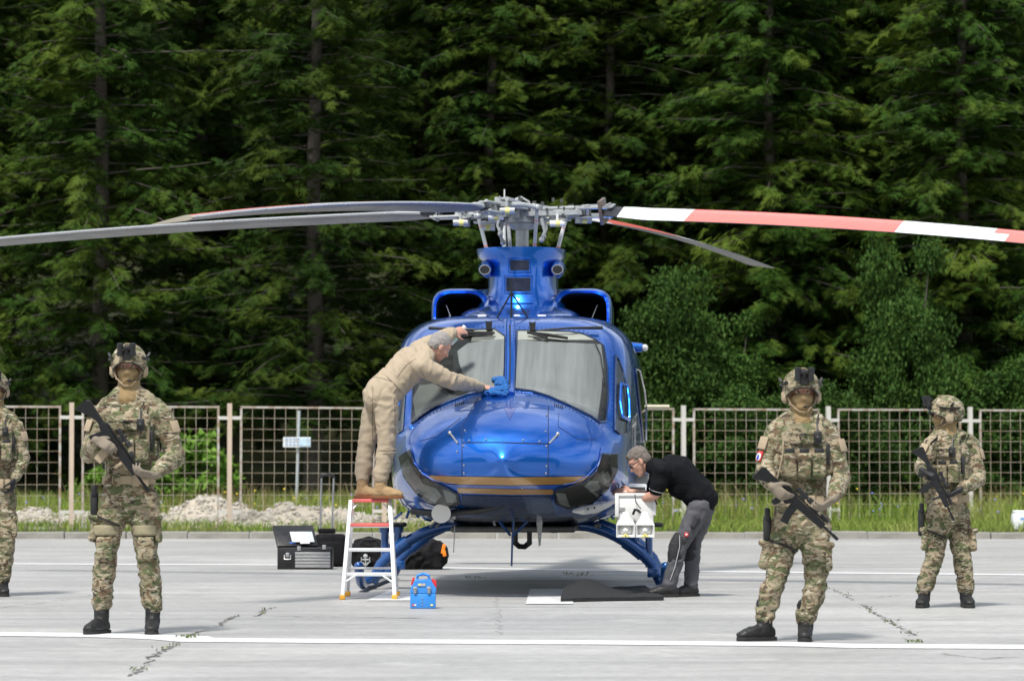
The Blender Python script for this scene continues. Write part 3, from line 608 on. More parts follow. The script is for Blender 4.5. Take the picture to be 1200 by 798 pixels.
patch('gold_stripe', [(497.3, 556.7), (540, 558), (600, 558.8), (650, 558.5), (690, 557.5), (679, 565.5), (656, 567), (600, 568), (540, 567), (509, 563.7)], M_gold, .005, 2)
patch('gold_stripe', [(535.8, 571), (600, 572.6), (648, 573), (648, 578.8), (600, 579), (537, 577)], M_gold, .005, 2)
patch('stripe_gap', [(520, 567), (560, 568), (600, 568.6), (656, 567.6), (648, 572.6), (600, 572.2), (536, 570.6)], mat('royal_blue_stripe', (.01, .06, .30), rough=.3, coat=.9), .0045, 2)
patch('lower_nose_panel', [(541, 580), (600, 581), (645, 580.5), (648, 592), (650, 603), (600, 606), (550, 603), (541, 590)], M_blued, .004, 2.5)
patch('grey_lower_panel', [(622, 583), (645, 582.5), (647, 600), (624, 601)], mat('slate_blue_panel', (.03, .05, .10), rough=.35, coat=.6), .006, 2)
# centre post with rivets
mb = MB(); L_ = surf_path([(597.5, 376), (598, 420), (597, 462)], .012, 6); mb.tube(L_, [(.048, .016)]*len(L_), 10, side=V((1, 0, 0)))
cp_ = mb.build('centre_post', M_blue, heli)
mb = MB(); mb.tube(surf_path([(597.6, 384), (598, 420), (597.2, 458)], .027, 6), (.008, .006), 6, side=V((1, 0, 0))); mb.build('post_seam', M_black, cp_)
mb = MB()
for du in (-4.3, 4.3):
    for v in np.arange(384, 460, 3.6):
        for p in surf_path([(597.6+du, v), (597.6+du, v+.1)], .026, 9)[:1]: mb.ball(p, .0055, seg=6, ring=4)
tag(mb.build('rivets', mat('dark_rivet', (.01, .03, .12), rough=.4), cp_), None, None, kind='stuff'); 
def rivet_row(px, step, r=.005, off=.004, m=M_blued):
    mb = MB(); P = surf_path(px, off, step)
    for p in P: mb.ball(p, r, seg=6, ring=4)
    o = mb.build('rivet_row', m, heli); o['kind'] = 'stuff'; return o
rivet_row([(486, 499), (500, 488.5), (525, 475), (555, 463), (598, 457.5)], 4.5); rivet_row([(606, 459), (626, 462), (650, 471), (680, 485), (706, 500)], 4.5)
rivet_row([(609, 384), (650, 384.5), (684, 388), (703, 397)], 5); rivet_row([(590, 383), (550, 384), (520, 389)], 5); rivet_row([(715.5, 412), (717, 450), (717, 500)], 6)
rivet_row([(738, 430), (742, 470), (742, 515)], 6)
# panel seams, catches
M_seam = mat('panel_gap', (.004, .012, .05), rough=.8)
def seam(px, r=.006, m=M_seam, off=.001): mb = MB(); mb.tube(surf_path(px, off), [(r, .002)]*len(surf_path(px, off)), 6, side=V((0, 0, 1)) if abs(px[0][1]-px[-1][1]) < abs(px[0][0]-px[-1][0]) else V((1, 0, 0))); return mb.build('panel_seam', m, heli)
seam([(541.5, 518.8), (580, 518.6), (610, 519.4), (642.5, 520.3)], .007); seam([(541.5, 500), (541.5, 585)], .004); seam([(642.5, 476), (642.3, 585)], .004)
seam([(541.5, 500), (560, 466)], .003); seam([(655, 484), (654, 500), (678, 515), (699, 515)], .003); seam([(492, 517), (512, 511), (540, 490)], .003)
M_trim = mat('light_blue_line', (.05, .14, .55), rough=.3, coat=.8)
seam([(482, 524), (485, 540), (494, 553), (509, 562), (523, 565.5)], .005, M_trim, .006); seam([(704.5, 524), (701, 543), (689, 556), (672, 565), (660, 567)], .005, M_trim, .006)
mb = MB()
for p in ((545, 505), (550, 516.5), (569.5, 515.5), (613, 516), (632, 517.5), (639, 506), (640.5, 487), (536, 529), (543, 522.5), (544, 545), (544, 554), (640, 523), (640, 546), (639.5, 554), (612, 571)):
    for q in surf_path([p, (p[0]+.1, p[1])], .006)[:1]: mb.ball(q, .009, seg=8, ring=5)
for k in range(3): pass
o = mb.build('fastener', M_steel, heli); o['kind'] = 'stuff'
for p, e in (((528.5, 509), (537, 520)), ((652.5, 510), (643, 520))):  # lever handles of the nose door
    q = surf_path([p, (p[0]+.1, p[1])], .02)[0]; w_ = surf_path([e, (e[0]+.1, e[1])], .008)[0]; mb = MB(); mb.ball(q, .018); mb.tube([q, w_], .008, 6); mb.build('nose_door_strut', M_steel, heli)
for c0_ in (650, 534):
    for k in range(5):
        mb = MB(); q = surf_path([(c0_+k*2.3, 475.5+(k*.7 if c0_ > 600 else -k*.7)), (c0_+k*2.3+.1, 475)], .004)[0]; mb.rbox(q, (.010, .012, .03), .002); mb.build('louvre', M_black, heli)
q_ = surf_path([(583, 449.5), (598, 485), (597.9, 485)], .006, 3)
patch('decal', [(590.5, 478), (597.5, 474), (604.5, 478), (597.5, 492)], mat('deep_blue_decal', (.008, .03, .2), rough=.3, coat=.8), .003, 1.6)
# wipers
def pole(name, pts, r, m, parent=None, seg=8, rnd=False):
    mb = MB(); mb.tube(pts, r, seg, round_=1 if rnd else 0); return mb.build(name, m, parent or heli)
def SP(u, v, off): return surf_path([(u, v), (u+.1, v)], off)[0]
for pv, k1, k2, bl, mt in (((703, 389.5), (668, 392), (632, 393.5), ((618, 394.5), (665, 401)), (624, 388)), ((505, 390), (533, 393), (556, 392.5), ((580, 395), (518, 396)), (573, 387))):
    a_ = pole('wiper_arm', [SP(*pv, .05), SP(*k1, .07), SP(*k2, .06)], [.016, .011, .008], M_black); pole('wiper_blade', [SP(*bl[0], .045), SP((bl[0][0]+bl[1][0])/2, (bl[0][1]+bl[1][1])/2, .05), SP(*bl[1], .045)], [.012, .017, .012], M_rub, a_)
    pole('wiper_blade', [SP(bl[0][0]+(6 if bl[0][0] > 600 else -2), bl[0][1]+2.2, .05), SP((bl[0][0]+bl[1][0])/2, (bl[0][1]+bl[1][1])/2+3, .05)], .010, M_rub, a_)
    mb = MB(); q = SP(*mt, .05); mb.prism([(-.03, .045), (-.012, .035), (.012, .035), (.03, .045), (.026, -.04), (-.022, -.045)], q, (1, 0, 0), (0, 0, 1), .06); mb.build('rain_guide', M_black, heli)
pole('hose', [SP(696, 404, .03), SP(702, 418, .03), SP(705, 440, .03), SP(706, 452, .03)], .006, M_black)
# roof fairings ----------------------------------------------------------------
def sloft(sts, mats_, name, parent=heli, seg=56, caps=True, axis='z', mi=None):
    vs = []; 
    for (h, cx, cy, a, b, n) in sts:
        for k in range(seg):
            q = 2*PI*k/seg; x = cx+a*sup(math.cos(q), n); y = cy+b*sup(math.sin(q), n); vs.append((x, y, h) if axis == 'z' else (x, h, y))
    fs = [(i*seg+k, i*seg+(k+1) % seg, (i+1)*seg+(k+1) % seg, (i+1)*seg+k) for i in range(len(sts)-1) for k in range(seg)]
    if axis != 'z': fs = [f[::-1] for f in fs]
    if caps: fs += [tuple(range(seg))[::-1], tuple(range((len(sts)-1)*seg, len(sts)*seg))]
    mb = MB(); mb.add(vs, fs); return mb.build(name, mats_, parent, angle=50)
P_st = [(2.44, 0, .55, .66, 1.25, 2.6), (2.55, 0, .5, .62, 1.15, 2.5), (2.62, 0, .42, .53, 1.0, 2.4), (2.70, 0, .35, .44, .85, 2.3), (2.80, 0, .28, .372, .72, 2.2), (2.92, 0, .25, .345, .66, 2.2), (3.05, 0, .25, .345, .64, 2.2), (3.14, 0, .25, .36, .62, 2.2), (3.20, -.015, .25, .425, .62, 2.3), (3.26, -.02, .25, .44, .62, 2.4), (3.288, -.02, .25, .443, .62, 2.4), (3.292, -.02, .25, .415, .60, 2.4), (3.25, -.02, .25, .37, .5, 2.4)]
pyl = sloft(P_st, M_blue, 'mast_fairing', seg=72)
for sx in (-1, 1):
    mb = MB(); mb.tube([(sx*.350, -.25, 3.07), (sx*.345, -.08, 3.09), (sx*.33, .3, 3.12)], [(.058, .050), (.085, .080), (.08, .11)], 20, side=V((1, 0, 0))); s_ = mb.build('scoop', M_blue, pyl)
    mb = MB(); R_ = [V((sx*.355+.052*math.cos(q), -.255, 3.07+.045*math.sin(q))) for q in np.linspace(0, 2*PI, 21)]; mb.tube(R_, .006, 6, cap=False); mb.build('scoop_rim', M_steel, s_)
    mb = MB(); mb.tube([(sx*.350, -.258, 3.07), (sx*.350, -.20, 3.07)], [(.050, .043), (.045, .04)], 18, side=V((1, 0, 0))); mb.build('scoop_hole', M_black, s_)
bv2 = BVHTree.FromPolygons([HM @ v.co for v in pyl.data.vertices], [tuple(p.vertices) for p in pyl.data.polygons])
def P2(u, v, off=.004):
    loc, nor, _, _ = bv2.ray_cast(CAM, ray(u, v))
    if nor.dot(ray(u, v)) > 0: nor = -nor
    return HL(loc+nor*off)
M_mesh = mat('vent_mesh', (.004, .008, .022), rough=.8)
for (u0, v0, u1, v1) in ((598, 305, 620, 317), (593.5, 325.5, 621.5, 341.5), (593, 358, 623, 370)):
    mb = MB(); n = 8; g = [P2(u0+(u1-u0)*i/n, v0+(v1-v0)*j/n) for j in range(n+1) for i in range(n+1)]; last = v0 > 350
    mb.add(g, [(j*9+i, (j+1)*9+i, (j+1)*9+i+1, j*9+i+1) for j in range(n) for i in range(n)]); vt = mb.build('vent', M_blued if last else M_mesh, pyl)
    if not last:
        mb = MB()
        for i in range(1, 10): mb.tube([P2(u0+(u1-u0)*i/10, v0+(v1-v0)*j/4, .008) for j in range(5)], .0014, 4)
        for j in range(1, 7): mb.tube([P2(u0+(u1-u0)*i/6, v0+(v1-v0)*j/7, .008) for i in range(7)], .0014, 4)
        q = mb.build('grille', M_blued, vt); q['kind'] = 'stuff'
    mb = MB(); e = 2.2; rc = [(u0-e, v0-e), ((u0+u1)/2, v0-e), (u1+e, v0-e), (u1+e, v1+e), ((u0+u1)/2, v1+e), (u0-e, v1+e), (u0-e, v0-e)]; mb.tube([P2(a+(c-a)*k/4, b+(d-b)*k/4, .004) for (a, b), (c, d) in zip(rc, rc[1:]) for k in range(4)]+[P2(*rc[0], .004)], .006, 6, cap=False); mb.build('vent_frame', M_blue, vt)
# engine intakes and cowls
for sx in (-1, 1):
    cx, cz, aw, ah = sx*.60, 2.63, .285, .265
    def ring(y, da, n=3.6, dz=0, lean=0): return [(cx+sx*lean+(aw-da)*sup(math.cos(q), n), y, cz+dz+(ah-da)*sup(math.sin(q), n)) for q in np.linspace(0, 2*PI, 49)[:-1]]
    mb = MB(); rings = [ring(1.9, .05, 3), ring(1.2, .0), ring(.2, -.005), ring(-.10, .0), ring(-.20, .008), ring(-.235, .03), ring(-.22, .05), ring(-.1, .055), ring(.9, .09)]
    vs = [p for r in rings for p in r]; fs = [(i*48+k, (i+1)*48+k, (i+1)*48+(k+1) % 48, i*48+(k+1) % 48) for i in range(len(rings)-1) for k in range(48)]
    mb.add(vs, fs); mb.m = [0 if i < 48*6 else 1 for i in range(len(fs))]; mb.add(rings[-1], [tuple(range(48))], 1); mb.add(rings[0], [tuple(range(48))[::-1]], 0)
    it = mb.build('engine_intake', [M_blue, mat('intake_black', (.006, .006, .007), rough=.9)], heli, angle=50)
    mb = MB(); mb.tube([(cx+sx*.02, -.15, cz-.2), (cx+sx*.14, -.13, cz+.1)], .005, 5); mb.build('intake_wire', M_steel, it)
    # sloping shoulder between pylon and intake
    mb = MB(); mb.ball((sx*.29, .15, 2.52), (.20, .85, .31), seg=28, ring=16); mb.build('shoulder_fairing', M_blue, heli)
    sloft([(1.35, sx*.42, 2.62, .40, .28, 2.8), (1.8, sx*.40, 2.66, .38, .33, 2.8), (2.8, sx*.36, 2.6, .30, .26, 2.6)], M_blue, 'engine_cowl', axis='y')
    mb = MB(); mb.tube([(sx*.36, 2.7, 2.66), (sx*.42, 3.2, 2.76)], .15, 18, cap=False); mb.tube([(sx*.36, 2.7, 2.66), (sx*.36, 2.75, 2.66)], .15, 18); mb.build('exhaust', M_rotd, heli)
sloft([(-1.5, 0, 2.54, .28, .035, 2.3), (-1.3, 0, 2.55, .42, .06, 2.4), (-.9, 0, 2.57, .55, .12, 2.6), (.3, 0, 2.58, .6, .16, 2.8)], M_blue, 'deck_fairing', axis='y')
# tail
sloft([(1.95, 0, 8.3, .09, .42, 2), (2.6, 0, 8.75, .07, .40, 2), (3.6, 0, 9.35, .05, .30, 2)], M_blue, 'tail_fin')
mb = MB()
for sx in (-1, 1): mb.tube([(sx*.15, 6.6, 1.86), (sx*1.45, 6.65, 1.86)], [(.34, .035), (.28, .03)], 14, side=V((0, 1, 0)))
st_ = mb.build('stabiliser', mat('cream_stabiliser', (.42, .39, .27), rough=.5), heli)
tr = MB()
for k in range(2): a = .06+k*PI; tr.tube([(-.60, 9.2+.12*math.sin(a), 3.35+.12*math.cos(a)), (-.60, 9.2+.5*math.sin(a), 3.35+.5*math.cos(a)), (-.60, 9.2+1.3*math.sin(a), 3.35+1.3*math.cos(a))], [(.03, .02), (.055, .016), (.012, .008)], 10, side=V((.35, 1, 0)))
tr.tube([(.05, 9.2, 3.35), (-.62, 9.2, 3.35)], .06, 12); tr.build('tail_rotor', M_white, heli)
# roof items
q0 = SP(598, 377, .0)
ax = V((0, q0.y+.02, q0.z)); topz = HL(D(599.5, 329, 31.5)); topz = V((topz.x, q0.y+.12, topz.z+.0)); m_ = V((topz.x, topz.y, topz.z-.12))
wc = pole('wire_cutter', [topz, V((topz.x, topz.y, q0.z-.02))], [.006, .012], M_black); m_ = V((topz.x, topz.y, topz.z-.09))
for dx in (-.165, .185): pole('wire_cutter_leg', [m_+V((0, 0, -.02)), V((m_.x+dx, m_.y+.05, q0.z-.01))], .008, M_black, wc)
for u, v, s_ in ((565, 376.5, .07), (635, 376.5, .07), (606, 375, .05)): 
    mb = MB(); q = HL(D(u, v, 31.75)); q.z = max(q.z, 2.55); mb.rbox(q, (s_*1.2, .08, .022), .008); mb.build('antenna_plate', M_white, heli)
pole('whip_antenna', [HL(D(527, 379, 31.9)), HL(D(526.6, 368, 31.9))], [.006, .002], M_steel)
mb = MB(); q = HL(D(749, 407.5, 34)); mb.tube([q+V((-.1, 0, .01)), q+V((.03, 0, 0))], [.05, .045], 14); mb.build('position_light_housing', M_blue, heli); mb = MB(); mb.ball(q+V((.055, -.01, 0)), (.035, .04, .035)); mb.build('position_light', M_white, heli)
# belly gear -------------------------------------------------------------------
def HP(u, v, y): return HL(D(u, v, y))
bar = MB(); bar.tube([HP(484, 599, 30.6), HP(520, 602, 30.4), HP(560, 598, 30.2), HP(600, 591, 30.1), HP(622, 587.5, 30.1)], [.030, .034, .028, .016, .011], 12, round_=1); br = bar.build('searchlight_arm', M_black, heli)
pole('arm_fitting', [HP(622, 587.5, 30.1), HP(632, 586, 30.1)], .016, M_steel, br); mb = MB(); mb.tube([HP(531, 608, 30.35), HP(534, 592, 30.35)], .018, 8); mb.build('arm_bracket', M_steel, br)
mb = MB(); c_ = HP(517, 601.5, 30.25); mb.tube([c_+V((0, -.012, 0)), c_+V((0, .03, 0))], [.085, .085], 28); mb.build('white_disc', M_white, heli)
pole('brace', [HP(535, 604, 30.5), HP(551, 590, 30.6), HP(557, 575, 30.7)], .010, M_blued)
pole('probe_antenna', [HP(603, 600, 31.2), HP(600.5, 630, 31.2), HP(599.5, 663, 31.2)], [.012, .010, .009], M_bluet)
for (a, b, r, m) in (((577, 601), (598, 627), .012, M_bluet), ((627, 602), (601, 628), .012, M_bluet), ((533, 616), (531.5, 647), .004, M_steel), ((575, 602), (580, 615), .012, M_rotor)): pole('strut', [HP(*a, 31.1), HP(*b, 31.2)], r, m)
mb = MB(); mb.prism([(-.03, 0), (.035, 0), (.012, -.27), (-.005, -.28)], HP(632, 604, 31.1), (1, 0, 0), (0, 0, 1), .014); mb.tube([HP(632, 606, 31.1), HP(632, 596, 31.1)], .02, 8); mb.build('blade_antenna', M_rotor, heli)
hk = MB(); hc = HP(611, 628, 31.6)                              # cargo hook: frame with a hole
hk.rbox(hc+V((.0, 0, .10)), (.20, .16, .10), .02); hk.rbox(hc+V((-.055, 0, 0)), (.045, .09, .17), .015); hk.rbox(hc+V((.075, 0, 0)), (.045, .09, .17), .015); hk.tube([hc+V((-.06, 0, -.06)), hc+V((-.02, 0, -.095)), hc+V((.03, 0, -.098)), hc+V((.075, 0, -.06))], .026, 8, round_=1); hk.rbox(hc+V((0, .05, .17)), (.36, .2, .06), .02); hk.build('cargo_hook', M_black, heli, angle=40)
dt = MB()                                                       # assorted belly fittings
for u, v, w, h in ((569, 620, .06, .05), (649, 621, .06, .05), (660, 619, .05, .07), (590, 617, .16, .025), (640, 617, .2, .03), (675, 618, .05, .06), (555, 617, .05, .05), (700, 616, .06, .04), (546, 611, .08, .05), (663, 608, .05, .1), (683, 606, .08, .05)): dt.rbox(HP(u, v, 31.9), (w, .1, h), .008)
for k in range(16): u = random.uniform(500, 705); dt.tube([HP(u, 604+random.uniform(0, 6), 31.3), HP(u+random.uniform(-14, 14), 617, 31.6)], random.uniform(.006, .014), 6)
dt.build('belly_fittings', M_rotd, heli)
for k in range(12): dt = MB(); u = random.choice((random.uniform(468, 500), random.uniform(700, 722))); dt.tube([HP(u, 596+random.uniform(-6, 12), 32), HP(u+random.uniform(-10, 10), 604+random.uniform(-4, 10), 32.1)], random.uniform(.010, .018), 6); dt.build('step_mount', M_bluet, heli)
mb = MB(); mb.rbox((0, -.4, .575), (1.15, 3.4, .06), .02); mb.build('belly_plate', M_rotd, heli)
# landing gear
def arc(ycr, w=1.36, top=.60, r=.05):
    P = []
    for i in range(33):
        t = -1+2*i/32; a = abs(t); x = math.copysign(1, t)*(a*w); z = top if a < .45 else top-(top-.06)*(1-math.sqrt(max(0, 1-((a-.45)/.55)**2*1.0)))*.52-(top-.06)*.48*((a-.45)/.55)**1.5
        P.append(V((x, ycr, z)))
    return P
for yc in (-1.35, 1.15):
    mb = MB(); mb.tube(arc(yc), .052, 16); ct_ = mb.build('cross_tube', M_bluet, heli)
    for sx in (-1, 1):
        a_, b_ = V((sx*1.02, yc, .40)), V((sx*1.16, yc, .28)); pp_ = arc(yc); seg_ = [p for p in pp_ if .98 < p.x*sx < 1.22]; mb = MB(); mb.tube(seg_, .066, 14); mb.build('cuff', M_bluet, ct_)
        mb = MB(); mb.rbox((sx*1.28, yc-.07, .16), (.10, .03, .09), .01); mb.build('towing_lug', M_bluet, ct_)
for sx in (-1, 1):
    mb = MB(); mb.tube([(sx*1.40, -2.32, .24), (sx*1.40, -2.27, .18), (sx*1.40, -2.15, .10), (sx*1.40, -1.95, .062), (sx*1.40, -1.3, .055), (sx*1.40, 1.2, .055), (sx*1.40, 1.9, .055)], .045, 14, round_=1); sk_ = mb.build('skid', M_bluet, heli)
    mb = MB(); mb.rbox((sx*1.40, -1.35, .10), (.13, .3, .09), .03); mb.rbox((sx*1.40, 1.15, .10), (.13, .3, .09), .03); mb.build('saddle', M_bluet, sk_)
    for dx in (0, .125):
        x_ = sx*(1.12+dx); mb = MB(); mb.tube([(x_, -1.30, .33-dx), (x_, -1.30, .60)], .036, 12); mb.tube([(x_, -1.3, .53), (x_, -1.3, .60)], .055, 12); mb.build('step_post', M_bluet, heli)
    mb = MB(); mb.tube([(sx*1.06, -1.30, .605), (sx*1.36, -1.30, .605)], [(.13, .022), (.15, .022)], 20, side=V((0, 1, 0)), round_=1); mb.build('boarding_step', M_rub, heli)
# equipment on the right of the picture: curved white rail and loudspeakers
rail = MB(); rp = [HP(*p) for p in ((757, 572.5, 31.1), (742, 572, 31.0), (731, 573.5, 30.9), (724, 579, 30.8), (712, 588, 30.7), (698, 594.5, 30.5), (683, 598, 30.4), (671, 599, 30.4))]
for i_ in range(1): rail.tube(rp, [(.045, .02)]*3+[(.05, .02)]*3+[(.04, .02), (.012, .01)], 10, side=V((0, .3, 1)))
rl = rail.build('equipment_rail', M_white, heli)
mb = MB()
for i in range(3, 7):
    for t in (.1, .6):
        p = rp[i-1].lerp(rp[i], t); mb.tube([p+V((0, -.03, 0)), p+V((0, .02, 0))], .010, 8)
mb.build('rail_hole', M_black, rl)
pole('brass_fitting', [HP(716, 562, 30.9), HP(732, 563, 30.9)], .03, mat('brass', (.55, .38, .10), rough=.3, metal=.9))
pole('control_rod', [HP(727, 527, 31.2), HP(728, 548, 31.1), HP(726, 563, 31)], .018, M_blue)
mb = MB(); mb.rbox(HP(744, 556, 31.6), (.26, .2, .24), .02); mb.build('door_sill_box', M_cream, heli); mb = MB(); mb.rbox(HP(744, 552, 31.45), (.25, .1, .08), .01); mb.build('grey_sill_strip', mat('slate_cloth', (.12, .14, .22)), heli)
mb = MB(); mb.rbox(HP(745.5, 575.5, 31.0), (.19, .12, .06), .01); mb.build('amplifier_box', M_white, heli); pole('amplifier_edge', [HP(734, 571.8, 30.93), HP(756, 571.8, 30.93)], .010, M_black)
def HPb(u, v, y=30.05): return HP(u, v, y)
lsb = MB(); lsb.rbox(HPb(744.5, 598, 30.25), (.325, .22, .27), .012); ls = lsb.build('loudspeaker', M_white, heli)
yk = MB()
for a, b in (((723, 579.5), (767, 579.5)), ((723.5, 579.5), (722.5, 604)), ((766.5, 579.5), (767, 602))): yk.rbox((HPb(*a, 30.15)+HPb(*b, 30.15))/2, (abs(HPb(*a).x-HPb(*b).x)+.028, .05, abs(HPb(*a).z-HPb(*b).z)+.028), .006)
yk.build('yoke', M_white, ls)
for k, (u0, u1) in enumerate(((722.5, 744.2), (745, 767))):
    a, b = HPb(u0, 614), HPb(u1, 629); cx_, w_ = (a.x+b.x)/2, b.x-a.x; z1, z0 = a.z, b.z; zc = (z0+z1)/2; hh_ = z1-z0; ya = a.y-.16
    mb = MB(); rings_ = []
    def rect(y, cxx, czz, w, h): return [(cxx-w/2, y, czz-h/2), (cxx+w/2, y, czz-h/2), (cxx+w/2, y, czz+h/2), (cxx-w/2, y, czz+h/2)]
    T = HPb((u0+u1)/2, 603)
    R_ = [rect(ya, cx_, zc, w_, hh_), rect(ya, cx_, zc, w_-.014, hh_-.014), rect(ya+.10, cx_, zc+.01, w_*.5, hh_*.5)]
    for i in range(2): mb.add(R_[i]+R_[i+1], [(j, 4+j, 4+(j+1) % 4, (j+1) % 4) for j in range(4)][::1])
    mb.add(R_[2], [(0, 3, 2, 1)])
    B_ = rect(ya+.19, cx_, zc+.06, w_*.6, hh_*.9); mb.add(R_[0]+B_, [(j, (j+1) % 4, 4+(j+1) % 4, 4+j) for j in range(4)]); mb.add(B_, [(0, 1, 2, 3)]); hn = mb.build('horn', M_white, ls, smooth=False)
    mb = MB(); mb.tube([(cx_, ya+.085, z1-.045), (cx_, ya+.12, z1+.03), (cx_, ya+.155, z1+.085)], [(.074, .06), (.058, .045), (.034, .028)], 18, side=V((1, 0, 0)), round_=1); mb.build('driver', M_white, hn)
    mb = MB(); mb.tube([(cx_, ya+.09, zc+.01), (cx_, ya+.035, zc+.005)], [.032, .028], 16, round_=1); mb.build('throat_plug', M_white, hn)
    mb = MB(); mb.add([(cx_-.042, ya-.002, z0+.004), (cx_+.042, ya-.002, z0+.004), (cx_, ya-.002, z0+.034), (cx_-.042, ya+.004, z0+.004), (cx_+.042, ya+.004, z0+.004), (cx_, ya+.004, z0+.034)], [(0, 1, 2), (3, 5, 4), (0, 3, 4, 1), (1, 4, 5, 2), (2, 5, 3, 0)]); mb.build('warning_triangle', M_yel, hn, smooth=False)
    mb = MB(); mb.box((cx_, ya-.004, z0+.013), (.006, .004, .012)); mb.build('warning_mark', M_black, hn)
mb = MB(); mb.box(HPb(729, 596, 30.13), (.055, .006, .022)); mb.build('rating_plate', M_steel, ls)
pole('cable', [HPb(742, 602, 30.10), HPb(744, 597, 30.05), HPb(748, 598, 30.06), HPb(750, 600, 30.10)], .012, M_black, ls); pole('cable', [HPb(744, 579, 30.10), HPb(745, 588, 30.08), HPb(751, 596, 30.10)], .004, M_black, ls)
pole('cable', [HPb(762, 580, 30.10), HPb(767, 584, 30.08), HPb(770, 591, 30.10)], .007, M_black, ls)
# ---------------------------------------------------------------- rotor
HZ = 3.645
rot = MB(); rot.tube([(0, 0, 3.22), (0, 0, 3.50)], .066, 20); rot.tube([(0, 0, 3.48), (0, 0, 3.53), (0, 0, 3.58)], [.10, .15, .12], 20); rh = rot.build('rotor_head', M_rotor, heli)
AZ = [math.radians(a)-YAW for a in (-24, 67, 156, 247)]
M_red = mat('signal_red_paint', (.66, .115, .085), rough=.35, var=.04, coat=.4); M_bwh = mat('blade_white_paint', (.74, .75, .75), rough=.35, var=.05, coat=.4)
M_bgr = mat('blade_grey_underside', (.15, .15, .155), rough=.45, var=.2, vs=1.5); M_ble = mat('blade_leading_edge', (.40, .41, .42), rough=.3, metal=.6); M_tip = mat('blade_tip', (.3, .27, .22), rough=.4)
M_brt = mat('blade_root_black', (.006, .007, .012), rough=.5, var=.3)
DZ = [(-.20, .44), (.27, .40), (.05, .22), (-.22, .33)]; TH = [(21, 17), (14, 11), (9, 6.5), (11, 7)]      # tilt and droop at the tip
for k, az in enumerate(AZ):
    e = V((math.cos(az), math.sin(az), 0)); l = V((-math.sin(az), math.cos(az), 0)); up = V((0, 0, 1)); tilt, droop = DZ[k]
    def pos(s): return e*s+up*(HZ+.02+tilt*s/6.9-droop*(s/6.9)**2)
    def fr(s): th = math.radians(TH[k][0]+(TH[k][1]-TH[k][0])*(s/7)); return (l*math.cos(th)+up*math.sin(th)).normalized(), (up*math.cos(th)-l*math.sin(th)).normalized()
    prof = [(.10, 0, 3), (.085, .018, 3), (.03, .028, 0), (-.09, .020, 0), (-.27, .003, 0), (-.27, -.003, 1), (-.09, -.013, 1), (.03, -.018, 1), (.085, -.012, 3)]
    ss = [.92, .96, 1.0, 1.04, 1.08, 1.2]+list(np.arange(1.35, 6.9, .15))+[6.93, 6.98]; vs = []; fs = []; ms = []
    for s in ss:
        c, n = fr(s); g = min(1, .55+(s-.9)*.9) if s < 1.4 else 1
        for (a, b, _) in prof: vs.append(pos(s)+c*(a*g)+n*(b*(1.5 if s < 1.3 else 1)))
    np_ = len(prof)
    for i in range(len(ss)-1):
        for j in range(np_):
            fs.append((i*np_+j, i*np_+(j+1) % np_, (i+1)*np_+(j+1) % np_, (i+1)*np_+j)); s = (ss[i]+ss[i+1])/2; sj = s+(-.05 if j == 3 else .0)
            top = j in (2, 3, 4) or j == 1
            m = 0 if s < 1.10 else (5 if s > 6.93 else ((2 if (1.77 < sj < 3.83 or sj > 4.86) else 1) if top and j != 4 else (4 if j in (0, 8) else (3 if j != 4 else 3)))); ms.append(m)
    fs += [tuple(range(np_)), tuple(range((len(ss)-1)*np_, len(ss)*np_))[::-1]]; ms += [0, 5]; mb = MB(); mb.add(vs, fs); mb.m = ms
    mb.build('rotor_blade', [M_brt, M_bwh, M_red, M_bgr, M_ble, M_tip], rh, angle=40)
    # yoke arm, grip, damper, pitch horn
    lo = .04 if k % 2 else -.02; R = Matrix((e, l, up)).transposed()
    mb = MB(); z = HZ+lo
    mb.prism([(.02, -.10), (.20, -.13), (.42, -.07), (.62, -.10), (.66, -.06), (.66, .06), (.62, .10), (.42, .07), (.20, .13), (.02, .10)], up*z, e, l, .045)
    mb.rbox(e*.40+up*(z+.055), (.34, .08, .030), .012, R); mb.rbox(e*.36+up*(z-.060), (.30, .11, .03), .012, R)
    mb.tube([e*.16+up*(z-.10), e*.16+up*(z+.06)], .04, 14); mb.tube([e*.60+up*(z-.10), e*.60+up*(z+.07)], .035, 12); mb.tube([e*.30+l*.1+up*(z+.03), e*.62+l*.1+up*(z+.05)], .022, 8)
    mb.build('yoke_arm', M_rotor, rh, angle=40)
    c, n = fr(.9); mb = MB(); Rg = Matrix((e, c, n)).transposed(); mb.rbox(pos(.80)+n*.045, (.36, .12, .022), .006, Rg); mb.rbox(pos(.80)-n*.045, (.36, .12, .022), .006, Rg); mb.tube([pos(.70)-n*.08, pos(.70)+n*.06], .03, 12)
    for q in (-.03, .03): mb.tube([pos(.93)+c*q-n*.07, pos(.93)+c*q+n*.075], .017, 8)
    mb.build('blade_grip', M_rotor if k else M_steel, rh, angle=40)
    if k == 0: mb = MB(); mb.rbox(pos(.86), (.035, .15, .24), .006, Rg); mb.build('grip_clamp', mat('bronze_clamp', (.16, .12, .10), rough=.4, metal=.5), rh)
    d0, d1 = e*.50-l*.02+up*(z-.12), e*.50+l*.02+up*(z-.12)
    for rr, sg in ((.42, -1), (.62, 1)):
        cpos = e*rr+l*(.10*sg)+up*(z-.085+.02*sg); ax_ = V((1, 0, 0)) if k != 1 else V((.9, .3, 0)); ax_ = (HI.to_3x3() @ ax_)
        mb = MB(); mb.tube([cpos-ax_*.075, cpos+ax_*.075], .032, 14, round_=0); mb.tube([cpos, cpos+up*.10], .014, 8); dm = mb.build('damper', M_white if rr < .5 else M_rotor, rh, angle=40)
        mb = MB(); mb.tube([cpos-ax_*.018, cpos+ax_*.028], .0325, 14); mb.build('yellow_band', M_yel, dm)
